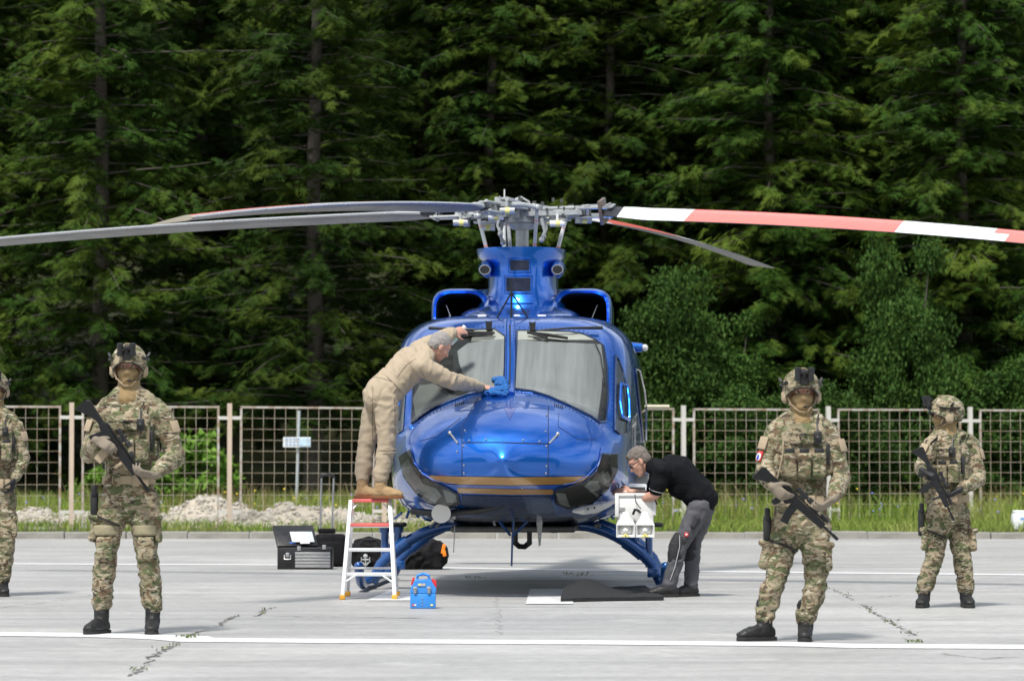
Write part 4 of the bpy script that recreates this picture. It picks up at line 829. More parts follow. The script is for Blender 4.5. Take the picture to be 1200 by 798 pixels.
    hp_ = e*.34+l*.30+up*(z-.02); mb = MB(); mb.tube([e*.55+l*.06+up*z, e*.46+l*.22+up*(z-.0), hp_], [.03, .024, .02], 10); mb.ball(hp_, .032, seg=10, ring=6); mb.build('pitch_horn', M_rotor, rh)
    mb = MB(); ln = V((hp_.x*.80, max(-.25, hp_.y*.80), 3.27)); mb.tube([hp_, ln], .019, 10); pl = mb.build('pitch_link', M_rotor if k != 0 else M_white, rh)
    mb = MB(); mb.tube([hp_.lerp(ln, .86), hp_.lerp(ln, .89)], .0195, 10); mb.tube([hp_.lerp(ln, .30), hp_.lerp(ln, .32)], .0195, 10); mb.build('red_band', M_red, pl)
    mb = MB(); q = e*.26-l*.12+up*(z-.05); mb.tube([q, q+V((.03 if e.x > 0 else -.03, 0, -.13)), q+V((0, 0, -.20))], [.02, .014, .018], 8); mb.ball(q+V((0, 0, -.21)), (.028, .02, .03), seg=10, ring=6); mb.build('droop_stop', M_rotor, rh)
mb = MB()
for _ in range(90):
    a = random.uniform(0, 2*PI); r = random.uniform(.04, .60); z = HZ+random.uniform(-.10, .13)*(1-r*.5); p = V((r*math.cos(a), r*math.sin(a), z)); mb.tube([p, p+V((0, 0, random.choice((.02, .035))))], random.uniform(.009, .017), 6)
o = mb.build('hub_bolts', M_rotd, rh); o['kind'] = 'stuff'
mb = MB(); mb.tube([V((-.10, -.1, HZ+.03)), V((-.07, -.1, HZ+.11)), V((0, -.1, HZ+.14)), V((.07, -.1, HZ+.10)), V((.10, -.1, HZ-.02))], .012, 8); mb.tube([V((-.13, -.05, HZ+.02)), V((-.09, -.05, HZ+.12)), V((-.01, -.05, HZ+.15)), V((.06, -.05, HZ+.11)), V((.085, -.05, HZ+.02))], .012, 8); mb.build('hub_hoses', M_rotor, rh)
mb = MB(); mb.tube([(-.23, -.1, HZ+.0), (-.215, -.1, HZ+.16)], [.028, .004], 8); mb.tube([(0, 0, HZ-.1), (0, 0, HZ+.08)], [.16, .09], 16); mb.build('hub_cap', M_rotor, rh)
mb = MB(); mb.tube([(0, 0, 3.25), (0, 0, 3.30)], .22, 24); mb.build('swashplate', M_rotor, rh)
# ================================================================== PROPS ON THE APRON
def M_(p): return V(p)
# --- step ladder
lf0, lf1 = G(403, 702.5), G(460.5, 702.5); lcx = (lf0.x+lf1.x)/2; lyf = lf0.y
lad = thing('step_ladder', 'white folding step ladder with two red treads carrying the man in beige', 'ladder', (lcx, lyf+.45, 0)); lb = lad.location.copy()
M_alu = mat('white_painted_aluminium', (.66, .67, .68), rough=.35, metal=.35, var=.08); M_redt = mat('red_tread', (.60, .12, .11), rough=.55, var=.1); M_foot = mat('amber_ladder_foot', (.65, .32, .03), rough=.5)
LT = .855; ht = .172; hb = .225
def rail(p0, p1, w=.034, d=.022):
    v = p1-p0; L = v.length; q = v.to_track_quat('Z', 'Y').to_matrix(); m = MB(); m.rbox((p0+p1)/2, (w, d, L), .004, q); return m
yt_f, yt_b = -.08, .06; yb_f, yb_b = -.45, .42
for sx in (-1, 1):
    rail(V((sx*hb, yb_f, .02)), V((sx*ht, yt_f, LT))).build('front_rail', M_alu, lad); rail(V((sx*(hb-.005), yb_b, .02)), V((sx*(ht-.012), yt_b, LT-.02)), .028, .018).build('rear_rail', M_alu, lad)
    for y, x in ((yb_f, hb), (yb_b, hb-.005)): m = MB(); m.rbox((sx*x, y, .022), (.048, .045, .044), .008); m.build('foot', M_foot, lad)
    m = MB(); m.tube([V((sx*(hb-.02), -.38, .15)), V((sx*(hb-.12), -.36, .215))], .009, 6); m.tube([V((sx*(ht-.0), -.09, LT-.10)), V((sx*(ht-.06), -.06, LT-.03))], .008, 6); m.build('brace', M_alu, lad)
for z, red in ((LT-.005, 1), (.64, 1), (.425, 0), (.215, 0)):
    t = z/LT; hw = hb+(ht-hb)*t; y = yb_f+(yt_f-yb_f)*t; m = MB(); dp = .16 if z < .8 else .26
    m.rbox((0, y+dp/2-.012, z), (2*hw-.03, dp, .03), .005); m.build('tread', M_redt if red else M_alu, lad)
for z, w in ((.25, .40), (.62, .35)): m = MB(); m.tube([(-w/2, yb_b*(1-z/LT)+yt_b*z/LT, z), (w/2, yb_b*(1-z/LT)+yt_b*z/LT, z)], .010, 8); m.build('rear_bar', M_alu, lad)
# --- black tool chest with open lid
tc0 = G(355, 667); tb = thing('tool_chest', 'black tool chest with silver drawers and its lid open, left of the ladder', 'tool chest', tc0); sc_ = 4000/tc0.y
def T(u, v, dy=0): return D(u, v, tc0.y+dy)-tc0
M_chest = mat('black_chest_paint', (.006, .006, .007), rough=.4, var=.3)
m = MB(); m.rbox((T(358, 654, .14)), (.62, .30, .25), .012); m.build('body', M_chest, tb)
lid = MB(); p0, p1 = T(351, 641, .1), T(345, 617, .34); q = (p1-p0).to_track_quat('Z', 'Y').to_matrix()
lid.rbox((p0+p1)/2+V((-.02, 0, .0)), (.47, .05, (p1-p0).length), .008, q); ld = lid.build('lid', M_chest, tb)
m = MB(); m.rbox(T(354, 629, .165), (.26, .01, .17), .003, q); m.build('plastic_document_bag', mat('clear_document_bag', (.48, .52, .53), rough=.25, var=.35, vs=14), ld)
m = MB(); m.rbox(T(357, 634, .12), (.11, .01, .08), .003, q); m.build('paper', M_white, ld); m = MB(); m.rbox(T(342.5, 637, .10), (.075, .02, .04), .004); m.build('blue_box', mat('bright_blue_box', (.03, .14, .55)), tb)
for i in range(5):
    m = MB(); m.rbox(T(366.5, 648.3+i*3.75, -.012), (.40, .02, .030), .004); m.build('drawer', M_steel, tb)
m = MB(); m.rbox(T(366.5, 656, 0), (.43, .012, .20), .003); m.build('drawer_frame', M_chest, tb)
m = MB()
for p in ((337, 650), (350.5, 642.5), (380, 641)): m.rbox(T(*p, -.015), (.045, .02, .05), .006)
h_ = T(337, 653, -.03); m.tube([h_+V((-.035, 0, .03)), h_+V((-.035, -.015, -.02)), h_+V((.035, -.015, -.02)), h_+V((.035, 0, .03))], .007, 6); m.build('latch', M_steel, tb)
# --- trolley case
s0 = G(388, 665); s0.y += .35; s0.x = (388-600)*s0.y/FP; su = thing('trolley_case', 'black trolley case with a tall extended chrome handle behind the tool chest', 'trolley case', (s0.x, s0.y, 0)); su_o = V((s0.x, s0.y, 0))
def T2(u, v, dy=0): return D(u, v, s0.y+dy)-su_o
M_fab = mat('black_case_fabric', (.006, .006, .007), rough=.85, var=.3, bump=.3, **{'Specular IOR Level': .2})
m = MB(); m.rbox(T2(387, 644.5, .12)+V((0, 0, -.005)), (.37, .24, .39), .055, n=3); cs_ = m.build('body', M_fab, su)
m = MB(); m.rbox(T2(387, 648, -.005), (.29, .04, .27), .02); m.build('front_pocket', M_fab, cs_); m = MB(); m.rbox(T2(383, 622, .14), (.20, .12, .06), .015); m.build('handle_base', M_fab, su)
for u0, u1 in ((375.3, 376.8), (389.2, 391.2)): m = MB(); m.tube([T2(u0, 622, .16), T2(u0+.3, 606, .16)], .014, 8); m.tube([T2(u0+.3, 606, .16), T2(u1, 558, .16)], .011, 8); m.build('handle_tube', M_steel, su)
m = MB(); m.tube([T2(376.2, 559, .16), T2(377.5, 556.5, .16), T2(384, 555.6, .16), T2(390.5, 556.5, .16), T2(391.5, 559, .16)], .017, 8, round_=1); m.build('handle_grip', M_black, su)
for sx in (-1, 1): m = MB(); m.tube([V((sx*.14-.015, .1, .03)), V((sx*.14+.015, .1, .03))], .03, 12); m.build('wheel', M_rub, su)
# --- bag with emblem
b0_ = G(432, 666); bag = thing('emblem_bag', 'black holdall with a white emblem standing behind the ladder', 'bag', b0_)
def soft(mb, vox, amp, seed, sm=3): me = voxel(mb, vox, sm); wrinkle(me, amp, 7, (1, 1, 1), seed); return me
m = MB(); m.rbox((0.02, .18, .155), (.44, .30, .29), .07, n=3); m.tube([(-.14, .12, .29), (0, .1, .33), (.17, .12, .29)], .04, 10, round_=1); me = soft(m, .014, .018, 3); link('body', me, M_fab, bag)
E = D(428.3, 656, b0_.y-.02)-b0_; m = MB(); m.tube([E+V((-.045, 0, .035)), E+V((-.05, 0, -.02)), E+V((0, 0, -.07)), E+V((.05, 0, -.02)), E+V((.045, 0, .035))], .006, 5)
m.ball(E+V((0, 0, .045)), (.026, .008, .024), seg=8, ring=6); m.tube([E+V((0, 0, .04)), E+V((0, 0, -.06))], .008, 5); m.tube([E+V((-.038, 0, .005)), E+V((.038, 0, .005))], .008, 5); m.tube([E+V((-.032, 0, -.025)), E+V((0, 0, -.055)), E+V((.032, 0, -.025))], .007, 5); m.build('emblem', mat('faded_emblem_print', (.38, .40, .40)), bag)
m = MB(); m.tube([(-.1, .0, .27), (-.05, -.03, .33), (.08, -.03, .33), (.12, 0, .27)], (.012), 6); m.build('carry_strap', M_black, bag)
# --- long black bag with orange tag
b1 = G(490, 667.5); bg2 = thing('long_black_bag', 'long black cover bag with an orange tag lying under the helicopter nose', 'bag', b1)
m = MB(); P_ = lambda u, v: D(u, v, b1.y+.22)-b1
m.tube([P_(448, 660), P_(468, 652), P_(490, 648.5), P_(508, 650)], [(.10, .09), (.16, .15), (.20, .18), (.18, .165)], 18, side=V((0, 1, 0)), round_=1); m.rbox(P_(487, 657)+V((0, 0, 0)), (.60, .34, .20), .05); me = soft(m, .016, .03, 8)
for v in me.vertices: v.co.z = max(v.co.z, .004)
link('body', me, M_fab, bg2)
m = MB(); q = D(518.5, 645, b1.y)-b1; m.rbox(q+V((.01, 0, .02)), (.038, .016, .11), .006, Matrix.Rotation(.22, 3, 'Y')); m.rbox(q+V((.02, -.005, -.03)), (.04, .014, .07), .006, Matrix.Rotation(-.2, 3, 'Y')); m.build('orange_tag', mat('safety_orange_cloth', (.85, .22, .01), rough=.8), bg2)
m = MB(); m.tube([D(474, 663, b1.y+.03)-b1, D(471, 655, b1.y-.0)-b1, D(478, 649, b1.y+.02)-b1], .012, 6); m.build('strap', M_black, bg2)
# --- blue tool box
t0 = G(495.5, 713); tt = thing('blue_toolbox', 'small bright blue metal toolbox with clasps and red tool handles beside the ladder', 'toolbox', (t0.x, t0.y, 0))
M_bb = mat('toolbox_blue', (.03, .22, .62), rough=.35, coat=.3, var=.08)
m = MB(); m.rbox((0, .09, .062), (.205, .17, .12), .006); m.build('body', M_bb, tt)
m = MB(); m.prism([(-.103, .124), (.103, .124), (.107, .165), (.060, .235), (-.060, .235), (-.100, .165)], (0, .09, 0), (1, 0, 0), (0, 0, 1), .165); ld = m.build('lid', M_bb, tt, bevel=.004)
m = MB(); m.tube([(-.05, .09, .225), (-.045, .09, .265), (.0, .09, .278), (.045, .09, .265), (.05, .09, .225)], [(.012, .03)]*5, 8, side=V((0, 0, 1))); m.build('handle', M_bb, tt)
for x in (-.062, .05): m = MB(); m.rbox((x, -.004, .150), (.024, .014, .055), .004); m.rbox((x, -.010, .165), (.036, .010, .02), .003); m.build('clasp', M_steel, tt)
for x, h, a in ((-.082, .22, .25), (.085, .21, -.25), (.100, .20, -.1)): m = MB(); m.rbox((x, .03, h), (.018, .02, .065), .005, Matrix.Rotation(a, 3, 'Y')); m.build('tool_handle', mat('red_tool_handle', (.55, .02, .03)), tt)
m = MB(); m.box((-.01, .003, .193), (.062, .006, .020), Matrix.Rotation(0, 3, 'X')); m.build('label_plate', M_cream, ld); m = MB(); m.box((-.026, -.001, .193), (.016, .003, .014)); m.build('yellow_mark', M_yel, ld)
for x, mm in ((-.078, M_redt), (-.062, M_white), (.072, M_yel)): m = MB(); m.box((x, .0025, .03), (.018, .006, .014)); m.build('sticker', mm, tt)
for z in (.03, .056, .08): m = MB(); m.ball((-.005, .004, z), .006, seg=8, ring=5); m.build('rivet', M_steel, tt)
# --- black mat
g0 = G(712, 706); mt = thing('foam_mat', 'thick black foam mat with a raised fold lying in front of the right skid', 'mat', (g0.x, g0.y, 0)); go_ = V((g0.x, g0.y, 0))
nx_, ny_ = 60, 24; co = []
A0, A1, B0, B1 = G(657, 705.5), G(778, 703.5), G(668, 695), G(756, 690)
for j in range(ny_+1):
    for i in range(nx_+1):
        s, t = i/nx_, j/ny_; p = (A0.lerp(A1, s)).lerp(B0.lerp(B1, s), t); p.y += .05*math.sin(s*3); 
        h = .035+.115*math.exp(-((s-.22)/.26)**2)*max(0, math.sin(PI*min(1, t*1.05)))**.8+.012*noise.noise(V((s*4, t*3, 1)))+.02*max(0, .15-s)*6*t; co.append(V((p.x, p.y, h))-go_)
n1 = nx_+1; F_ = [(j*n1+i, j*n1+i+1, (j+1)*n1+i+1, (j+1)*n1+i) for j in range(ny_) for i in range(nx_)]
rim = [i for i in range(n1)]+[j*n1+nx_ for j in range(1, ny_+1)]+[ny_*n1+i for i in range(nx_-1, -1, -1)]+[j*n1 for j in range(ny_-1, 0, -1)]
base_i = len(co); co += [V((co[i].x, co[i].y, max(.006, co[i].z-.045) if False else .006)) for i in rim]; k_ = len(rim); F_ += [(rim[i], base_i+i, base_i+(i+1) % k_, rim[(i+1) % k_]) for i in range(k_)]
m = MB(); m.add(co, F_); m.build('pad', mat('black_foam', (.010, .011, .012), rough=.95, var=.4, bump=.8, bs=90), mt, angle=50)
m = MB(); q = G(683, 696)-go_; m.ball(q+V((0, .2, .09)), (.025, .02, .012), seg=8, ring=5); m.build('red_tab', M_redt, mt)
# ================================================================== PEOPLE
def skin_fn(t):
    c = t.coord(); t.set('Base Color', t.mix(t.noise(c, 20, 4), (.42, .215, .155), (.52, .30, .22))); t.set('Roughness', .55); t.b.inputs['Subsurface Weight'].default_value = .08; t.b.inputs['Subsurface Radius'].default_value = (.02, .008, .004)
M_skin = mat('skin', (.5, .3, .2), fn=skin_fn)
M_camo = camo('camouflage_cloth'); M_camo2 = camo('camouflage_cloth_worn', 3); M_camov = camo('camouflage_webbing', 8)
M_tanc = mat('tan_fabric', (.33, .26, .175), rough=.9, var=.15, bump=.3); M_tanm = mat('tan_face_mask', (.26, .18, .085), rough=.95, var=.2, vs=14, bump=.2)
M_glove = mat('tan_glove', (.18, .15, .115), rough=.9, var=.25, vs=15); M_gloveb = mat('black_glove', (.012, .012, .014), rough=.7, var=.4)
M_boot = mat('black_boot_leather', (.006, .006, .006), rough=.6, var=.4, vs=12); M_sole = mat('boot_sole', (.015, .015, .015), rough=.9)
M_eye = mat('eye_white', (.5, .47, .43), rough=.3); M_iris = mat('dark_iris', (.02, .015, .01), rough=.2)
M_gun = mat('black_gun_metal', (.007, .0075, .009), rough=.42, metal=.3, var=.35, vs=20)
M_gear = mat('black_gear_plastic', (.008, .008, .009), rough=.5, var=.4)
Z = V((0, 0, 1))
def unit(v): return V(v).normalized()
def hand(mb, w, d, pn, curl=.9, sgn=1, vox=None, r=1.0):
    """wrist w, direction d along the hand, palm facing pn; four fingers of different lengths and a side thumb"""
    d = unit(d); pn = (V(pn)-d*V(pn).dot(d)).normalized(); ac = d.cross(pn)*sgn
    mb.tube([w-d*.02, w+d*.02, w+d*.06, w+d*.092], [(.026*r, .021*r), (.034*r, .018*r), (.042*r, .017*r), (.041*r, .014*r)], 12, side=ac, round_=1)
    for i, (o, L) in enumerate(((.031, .92), (.0105, 1.0), (-.0105, .95), (-.031, .76))):
        p = w+d*(.088-.006*abs(i-1))+ac*o; a = curl*(.75+.12*i); P = [p-d*.02, p]; dd = d
        for k, (ln, f) in enumerate(((.042, .9), (.027, 1.1), (.022, .7))):
            an = a*f; dd = (d*math.cos(an*(.5+k*.62))+pn*math.sin(an*(.5+k*.62))+ac*(.10*(1.5-i)/1.5 if k == 0 and curl < .5 else 0)).normalized(); P.append(P[-1]+dd*ln*L)
        mb.tube(P, [.0105*r, .0105*r, .0098*r, .009*r, .0078*r], 8, round_=1)
    t0 = w+d*.025+ac*.03; t1 = t0+(d*.55+ac*.75+pn*.25).normalized()*.042; t2 = t1+(d*.8+ac*.25+pn*(.35+.3*curl)).normalized()*.033; t3 = t2+(d*.75-ac*.15+pn*(.3+.5*curl)).normalized()*.025
    mb.tube([t0-d*.01, t1, t2, t3], [.016*r, .0135*r, .0115*r, .0095*r], 8, round_=1)
def head_blobs(mb, c, f, up, s=1.0, face=True):
    f = unit(f); up = (V(up)-f*V(up).dot(f)).normalized(); r = f.cross(up); fr = (r, f, up)
    A = lambda x, y, z: c+r*(x*s)+f*(y*s)+up*(z*s)
    B = lambda p, q: mb.ball(A(*p), tuple(k*s for k in q), fr, 16, 11)
    B((0, -.012, .030), (.076, .096, .088)); B((0, .018, -.02), (.064, .074, .085)); B((0, .040, -.075), (.044, .046, .042)); B((0, .066, -.098), (.021, .020, .018))
    B((0, .060, .035), (.055, .030, .022))                                              # brow
    for sx in (-1, 1): B((sx*.038, .058, -.022), (.022, .022, .022)); B((sx*.077, -.006, -.005), (.009, .018, .031)); B((sx*.078, -.0, -.028), (.007, .011, .012))
    mb.tube([A(0, .078, .020), A(0, .093, -.008), A(0, .104, -.028)], [.009*s, .011*s, .013*s], 8, round_=1); B((0, .092, -.031), (.019, .013, .009))
    B((0, .083, -.056), (.025, .012, .0065)); B((0, .081, -.068), (.022, .012, .007))
    return A, fr
def torso_blobs(mb, J, k=1.0, add=0, hem=None):
    sd = (J['sR']-J['sL']).normalized(); pv, ch, nk = J['pv'], J['ch'], J['nk']; sm = (J['sL']+J['sR'])/2; w = (J['sR']-J['sL']).length/2
    wa = pv.lerp(ch, .45); hs = (J['hR']-J['hL']).normalized()
    up = ch.lerp(sm, .65)
    mb.tube([pv-(ch-pv).normalized()*.06, pv, wa, ch, up, sm+(nk-sm)*.1, nk.lerp(sm, .45)], [(.145*k+add, .115*k+add), (.158*k+add, .120*k+add), (.142*k+add, .112*k+add), (.162*k+add, .125*k+add), (w*.93+add, .118*k+add), (w*.80, .088*k+add), (.075, .075)], 20, side=sd, round_=1)
    tz = .048+add*.75
    for s_ in ('sL', 'sR'): mb.tube([nk.lerp(J['hd'], .12), nk.lerp(J[s_], .35)+(nk-sm)*.10, nk.lerp(J[s_], .75)+(nk-sm)*.12, J[s_]], [tz, tz+.008, tz+.006, tz+.008], 12, round_=1)
def limb(mb, pts, rad): mb.tube(pts, rad, 12, round_=1)
def person(label, base, J, F, HF, HU=Z, skin_hands=True, grp=None, hands=None, group=None, headscale=1.0):
    o = thing('person', label, 'person', base, 0, group); b = V(base); J = {k: v-b for k, v in J.items()}
    mb = MB(); torso_blobs(mb, J)
    A, fr = head_blobs(mb, J['hd'], HF, HU, headscale); limb(mb, [J['nk']-(J['hd']-J['nk']).normalized()*.05, J['nk'], J['hd']-fr[1]*.01-fr[2]*.03], [.075, .058, .056])
    for s in 'LR':
        sh, el, wr = J['s'+s], J['e'+s], J['w'+s]; limb(mb, [sh, sh.lerp(el, .4), el], [.058, .050, .041]); limb(mb, [el, el.lerp(wr, .35), wr], [.043, .044, .029])
        hp, kn, an = J['h'+s], J['k'+s], J['a'+s]; limb(mb, [hp, hp.lerp(kn, .45), kn], [.080, .072, .054]); limb(mb, [kn, kn.lerp(an, .35), an], [.050, .052, .030]); t = J['t'+s]
        limb(mb, [an+V((0, 0, -.03)), an.lerp(t, .5)+V((0, 0, -.03)), t], [.036, .036, .030])
        hd_, pn, curl, sg = hands[s]; hand(mb, wr, hd_, pn, curl, sg)
    me = voxel(mb, .0078, 2); n = len(me.polygons); c = np.empty(n*3); me.polygons.foreach_get('center', c); c = c.reshape(-1, 3)
    mi = np.zeros(n, dtype=np.int32)
    if not skin_hands is True:
        for s in 'LR': hc = J['w'+s]+unit(hands[s][0])*.06; mi[np.linalg.norm(c-np.array(hc), axis=1) < .125] = 1
    me.polygons.foreach_set('material_index', mi); me.polygons.foreach_set('use_smooth', [True]*n)
    body = link('body', me, [M_skin] if skin_hands is True else [M_skin, skin_hands], o, smooth=False)
    return o, J, A, fr
def eyes(o, A, look=0, shut=False):
    for sx in (-1, 1):
        m = MB(); p = A(sx*.031, .073, .008); m.ball(p, (.013, .012, .0085), None, 10, 8); e = m.build('eye', M_eye, o); m = MB(); m.ball(p+(A(look, 1, 0)-A(0, 0, 0)).normalized()*.0085, .0062, None, 8, 6); m.build('iris', M_iris, e)
def cloth(name, mb, m, o, vox=.012, amp=.009, sc=12, st=(1, 1, 1), seed=0, extra=None, mi=None, sm=3):
    me = voxel(mb, vox, sm); wrinkle(me, amp, sc, st, seed); me.polygons.foreach_set('use_smooth', [True]*len(me.polygons)); return link(name, me, m, o, smooth=False)
def boots(o, J, m=M_boot, sole=M_sole, h=.10, shoe=False):
    for s in 'LR':
        an, t = J['a'+s], J['t'+s]; d = V((t.x-an.x, t.y-an.y, 0)); d.normalize(); side = d.cross(Z); g = min(t.z, an.z)-.0; zb = J['g'+s]
        mb = MB(); L = .275; heel = V((an.x, an.y, zb))-d*.075
        if not shoe: mb.tube([an+Z*.14, an+Z*.04, V((an.x, an.y, zb+.07))], [(.058, .055), (.052, .050), (.050, .055)], 14, side=side, round_=1)
        else: mb.tube([V((an.x, an.y, zb+.11)), V((an.x, an.y, zb+.06))], [(.043, .05), (.045, .06)], 14, side=side, round_=1)
        mb.tube([heel+d*.035+Z*.052, heel+d*.10+Z*.062, heel+d*.17+Z*.055, heel+d*.225+Z*.045, heel+d*.25+Z*.040], [(.040, .045), (.043, .055), (.049, .045), (.047, .034), (.040, .028)], 14, side=side, round_=1)
        bo = cloth('boot' if not shoe else 'shoe', mb, m, o, .008, .004, 22, seed=3)
        so = MB(); P = [(-.005, -.026), (.0, -.034), (.06, -.036), (.13, -.040), (.19, -.049), (.245, -.044), (.276, -.02), (.28, 0), (.276, .02), (.245, .044), (.19, .047), (.13, .038), (.06, .036), (0, .034), (-.005, .026)]
        so.prism(P, heel+Z*.014, d, -side, .026); so.build('sole', sole, bo, bevel=.004)
# ---- garments
def shirt(o, J, m, add=.017, sleeve=1.0, cuff=.045, vox=.011, amp=.010, sc=11, seed=0, hem=.0, collar=True, name='jacket', st=(1, 1, 1.0)):
    mb = MB(); torso_blobs(mb, J, 1.0, add)
    for s in 'LR':
        sh, el, wr = J['s'+s], J['e'+s], J['w'+s]; sm = (J['sL']+J['sR'])/2; limb(mb, [sh.lerp(sm, .35), sh, sh.lerp(el, .5), el if sleeve >= .6 else sh.lerp(el, .72)], [.085, .066+add*.6, .060+add*.7, .052+add*.7])
        if sleeve >= .6: e = el.lerp(wr, .5); w_ = el.lerp(wr, .93); limb(mb, [el, e, w_], [.053+add*.7, .049+add*.6, cuff])
    if collar: mb.tube([J['nk']-(J['hd']-J['nk']).normalized()*.05, J['nk']+(J['hd']-J['nk']).normalized()*.005], [(.085, .08), (.070, .070)], 16, round_=0)
    return cloth(name, mb, m, o, vox, amp, sc, st, seed)
def trousers(o, J, m, k=1.0, vox=.011, amp=.012, sc=9, seed=0, pockets=True, bag=.0, hemr=.062, blouse=True, name='trousers'):
    mb = MB(); sd = (J['hR']-J['hL']).normalized(); ax = (J['ch']-J['pv']).normalized()
    mb.tube([J['pv']+ax*.11, J['pv']+ax*.03, ((J['hL']+J['hR'])/2).lerp(J['pv'], .4), (J['hL']+J['hR'])/2-Z*.03], [(.160*k, .122*k), (.178*k, .132*k), (.185*k, .135*k), (.15*k, .11*k)], 20, side=(J['sR']-J['sL']).normalized(), round_=1)
    for s in 'LR':
        hp, kn, an = J['h'+s], J['k'+s], J['a'+s]; oo = (hp-J['pv']); 
        limb(mb, [hp+Z*.03, hp.lerp(kn, .30), hp.lerp(kn, .65), kn], [.112*k, .107*k, .092*k, .078*k]); lo = an+Z*(.07 if blouse else .02)
        limb(mb, [kn, kn.lerp(lo, .35), kn.lerp(lo, .72), kn.lerp(lo, .92), lo], [.078*k, .081*k, .077*k, .070*k+bag, hemr])
    o_ = cloth(name, mb, m, o, vox, amp, sc, (1, 1, 1.5), seed)
    if pockets:
        for s, sg in (('L', -1), ('R', 1)):
            hp, kn = J['h'+s], J['k'+s]; c = hp.lerp(kn, .55)+V((sg*.072, -.03, 0)); pk = MB(); pk.rbox(c, (.045, .13, .17), .02, (kn-hp).to_track_quat('-Z', 'Y').to_matrix()); pk.rbox(c+V((sg*.008, -.01, .085)), (.048, .135, .04), .012, (kn-hp).to_track_quat('-Z', 'Y').to_matrix()); 
            cloth('cargo_pocket', pk, m, o_, .009, .006, 16, seed=seed+4)
    return o_
# ---- rifle
def rifle(label, P0, P1, upv, mag=M_gun, rail=None, off=0):
    X = (P1-P0); L = X.length; X.normalize(); up = (V(upv)-X*V(upv).dot(X)).normalized(); Y = up.cross(X); b = (P0+P1)/2; k = L/.86
    o = thing('rifle', label, 'rifle', b)
    def A(x, y, z): return P0-b+X*(x*k)+Y*(y*k)+up*(z*k)
    def pr(nm, poly, th, m=M_gun, par=None, bev=.003): mb = MB(); mb.prism([(x*k, z*k) for x, z in poly], P0-b, X, up, th*k); return mb.build(nm, m, par or o, bevel=bev*k)
    R = Matrix((X, Y, up)).transposed()
    pr('stock', [(0, .020), (.02, .035), (.16, .030), (.24, .028), (.24, -.012), (.17, -.018), (.10, -.050), (.02, -.095), (0, -.10)], .040)
    pr('receiver', [(.22, .035), (.50, .035), (.50, -.030), (.40, -.040), (.30, -.038), (.22, -.02)], .046)
    pr('handguard', [(.50, .036), (.70, .034), (.70, -.022), (.50, -.030)], .050)
    g = pr('grip', [(.265, -.03), (.315, -.03), (.298, -.12), (.285, -.14), (.245, -.135), (.25, -.10)], .032)
    pr('trigger_guard', [(.315, -.035), (.37, -.035), (.37, -.045), (.35, -.070), (.32, -.070), (.31, -.06)], .012)
    pr('magazine', [(.375, -.035), (.445, -.035), (.45, -.10), (.475, -.185), (.41, -.20), (.385, -.12)], .028, mag)
    mb = MB(); mb.tube([A(.69, 0, .008), A(.80, 0, .008)], .0105*k, 10); mb.tube([A(.80, 0, .008), A(.86, 0, .008)], .014*k, 10); mb.build('barrel', M_gun, o)
    mb = MB(); mb.rbox(A(.46, 0, .044), (.44*k, .022*k, .012*k), .002, R); 
    for i in range(14): mb.rbox(A(.27+i*.03, 0, .052), (.014*k, .022*k, .007*k), .001, R)
    mb.build('top_rail', M_gun, o)
    mb = MB(); mb.tube([A(.33, 0, .088), A(.36, 0, .088), (A(.37, 0, .088)), A(.45, 0, .088), A(.46, 0, .088), A(.50, 0, .088)], [.021*k, .021*k, .016*k, .016*k, .024*k, .024*k], 14); mb.rbox(A(.41, 0, .063), (.06*k, .03*k, .03*k), .004, R); mb.tube([A(.41, 0, .09), A(.41, 0, .118)], .011*k, 8); mb.build('scope', M_gear, o)
    mb = MB(); mb.rbox(A(.56, 0, .066), (.06*k, .04*k, .035*k), .006, R); mb.tube([A(.62, 0, .06), A(.70, 0, .06)], .014*k, 10); mb.build('laser_unit', M_gear, o)
    mb = MB(); mb.tube([A(.57, 0, -.02), A(.565, 0, -.10)], [.016*k, .014*k], 10, round_=1); mb.build('foregrip', rail or M_gear, o)
    if rail: mb = MB(); mb.rbox(A(.74, .012, -.004), (.11*k, .018*k, .02*k), .004, R); mb.rbox(A(.62, .027, .002), (.13*k, .008*k, .03*k), .003, R); mb.build('tan_cover', rail, o)
    for i in range(4): pass
    return o, (lambda x, y, z: A(x, y, z)+b)
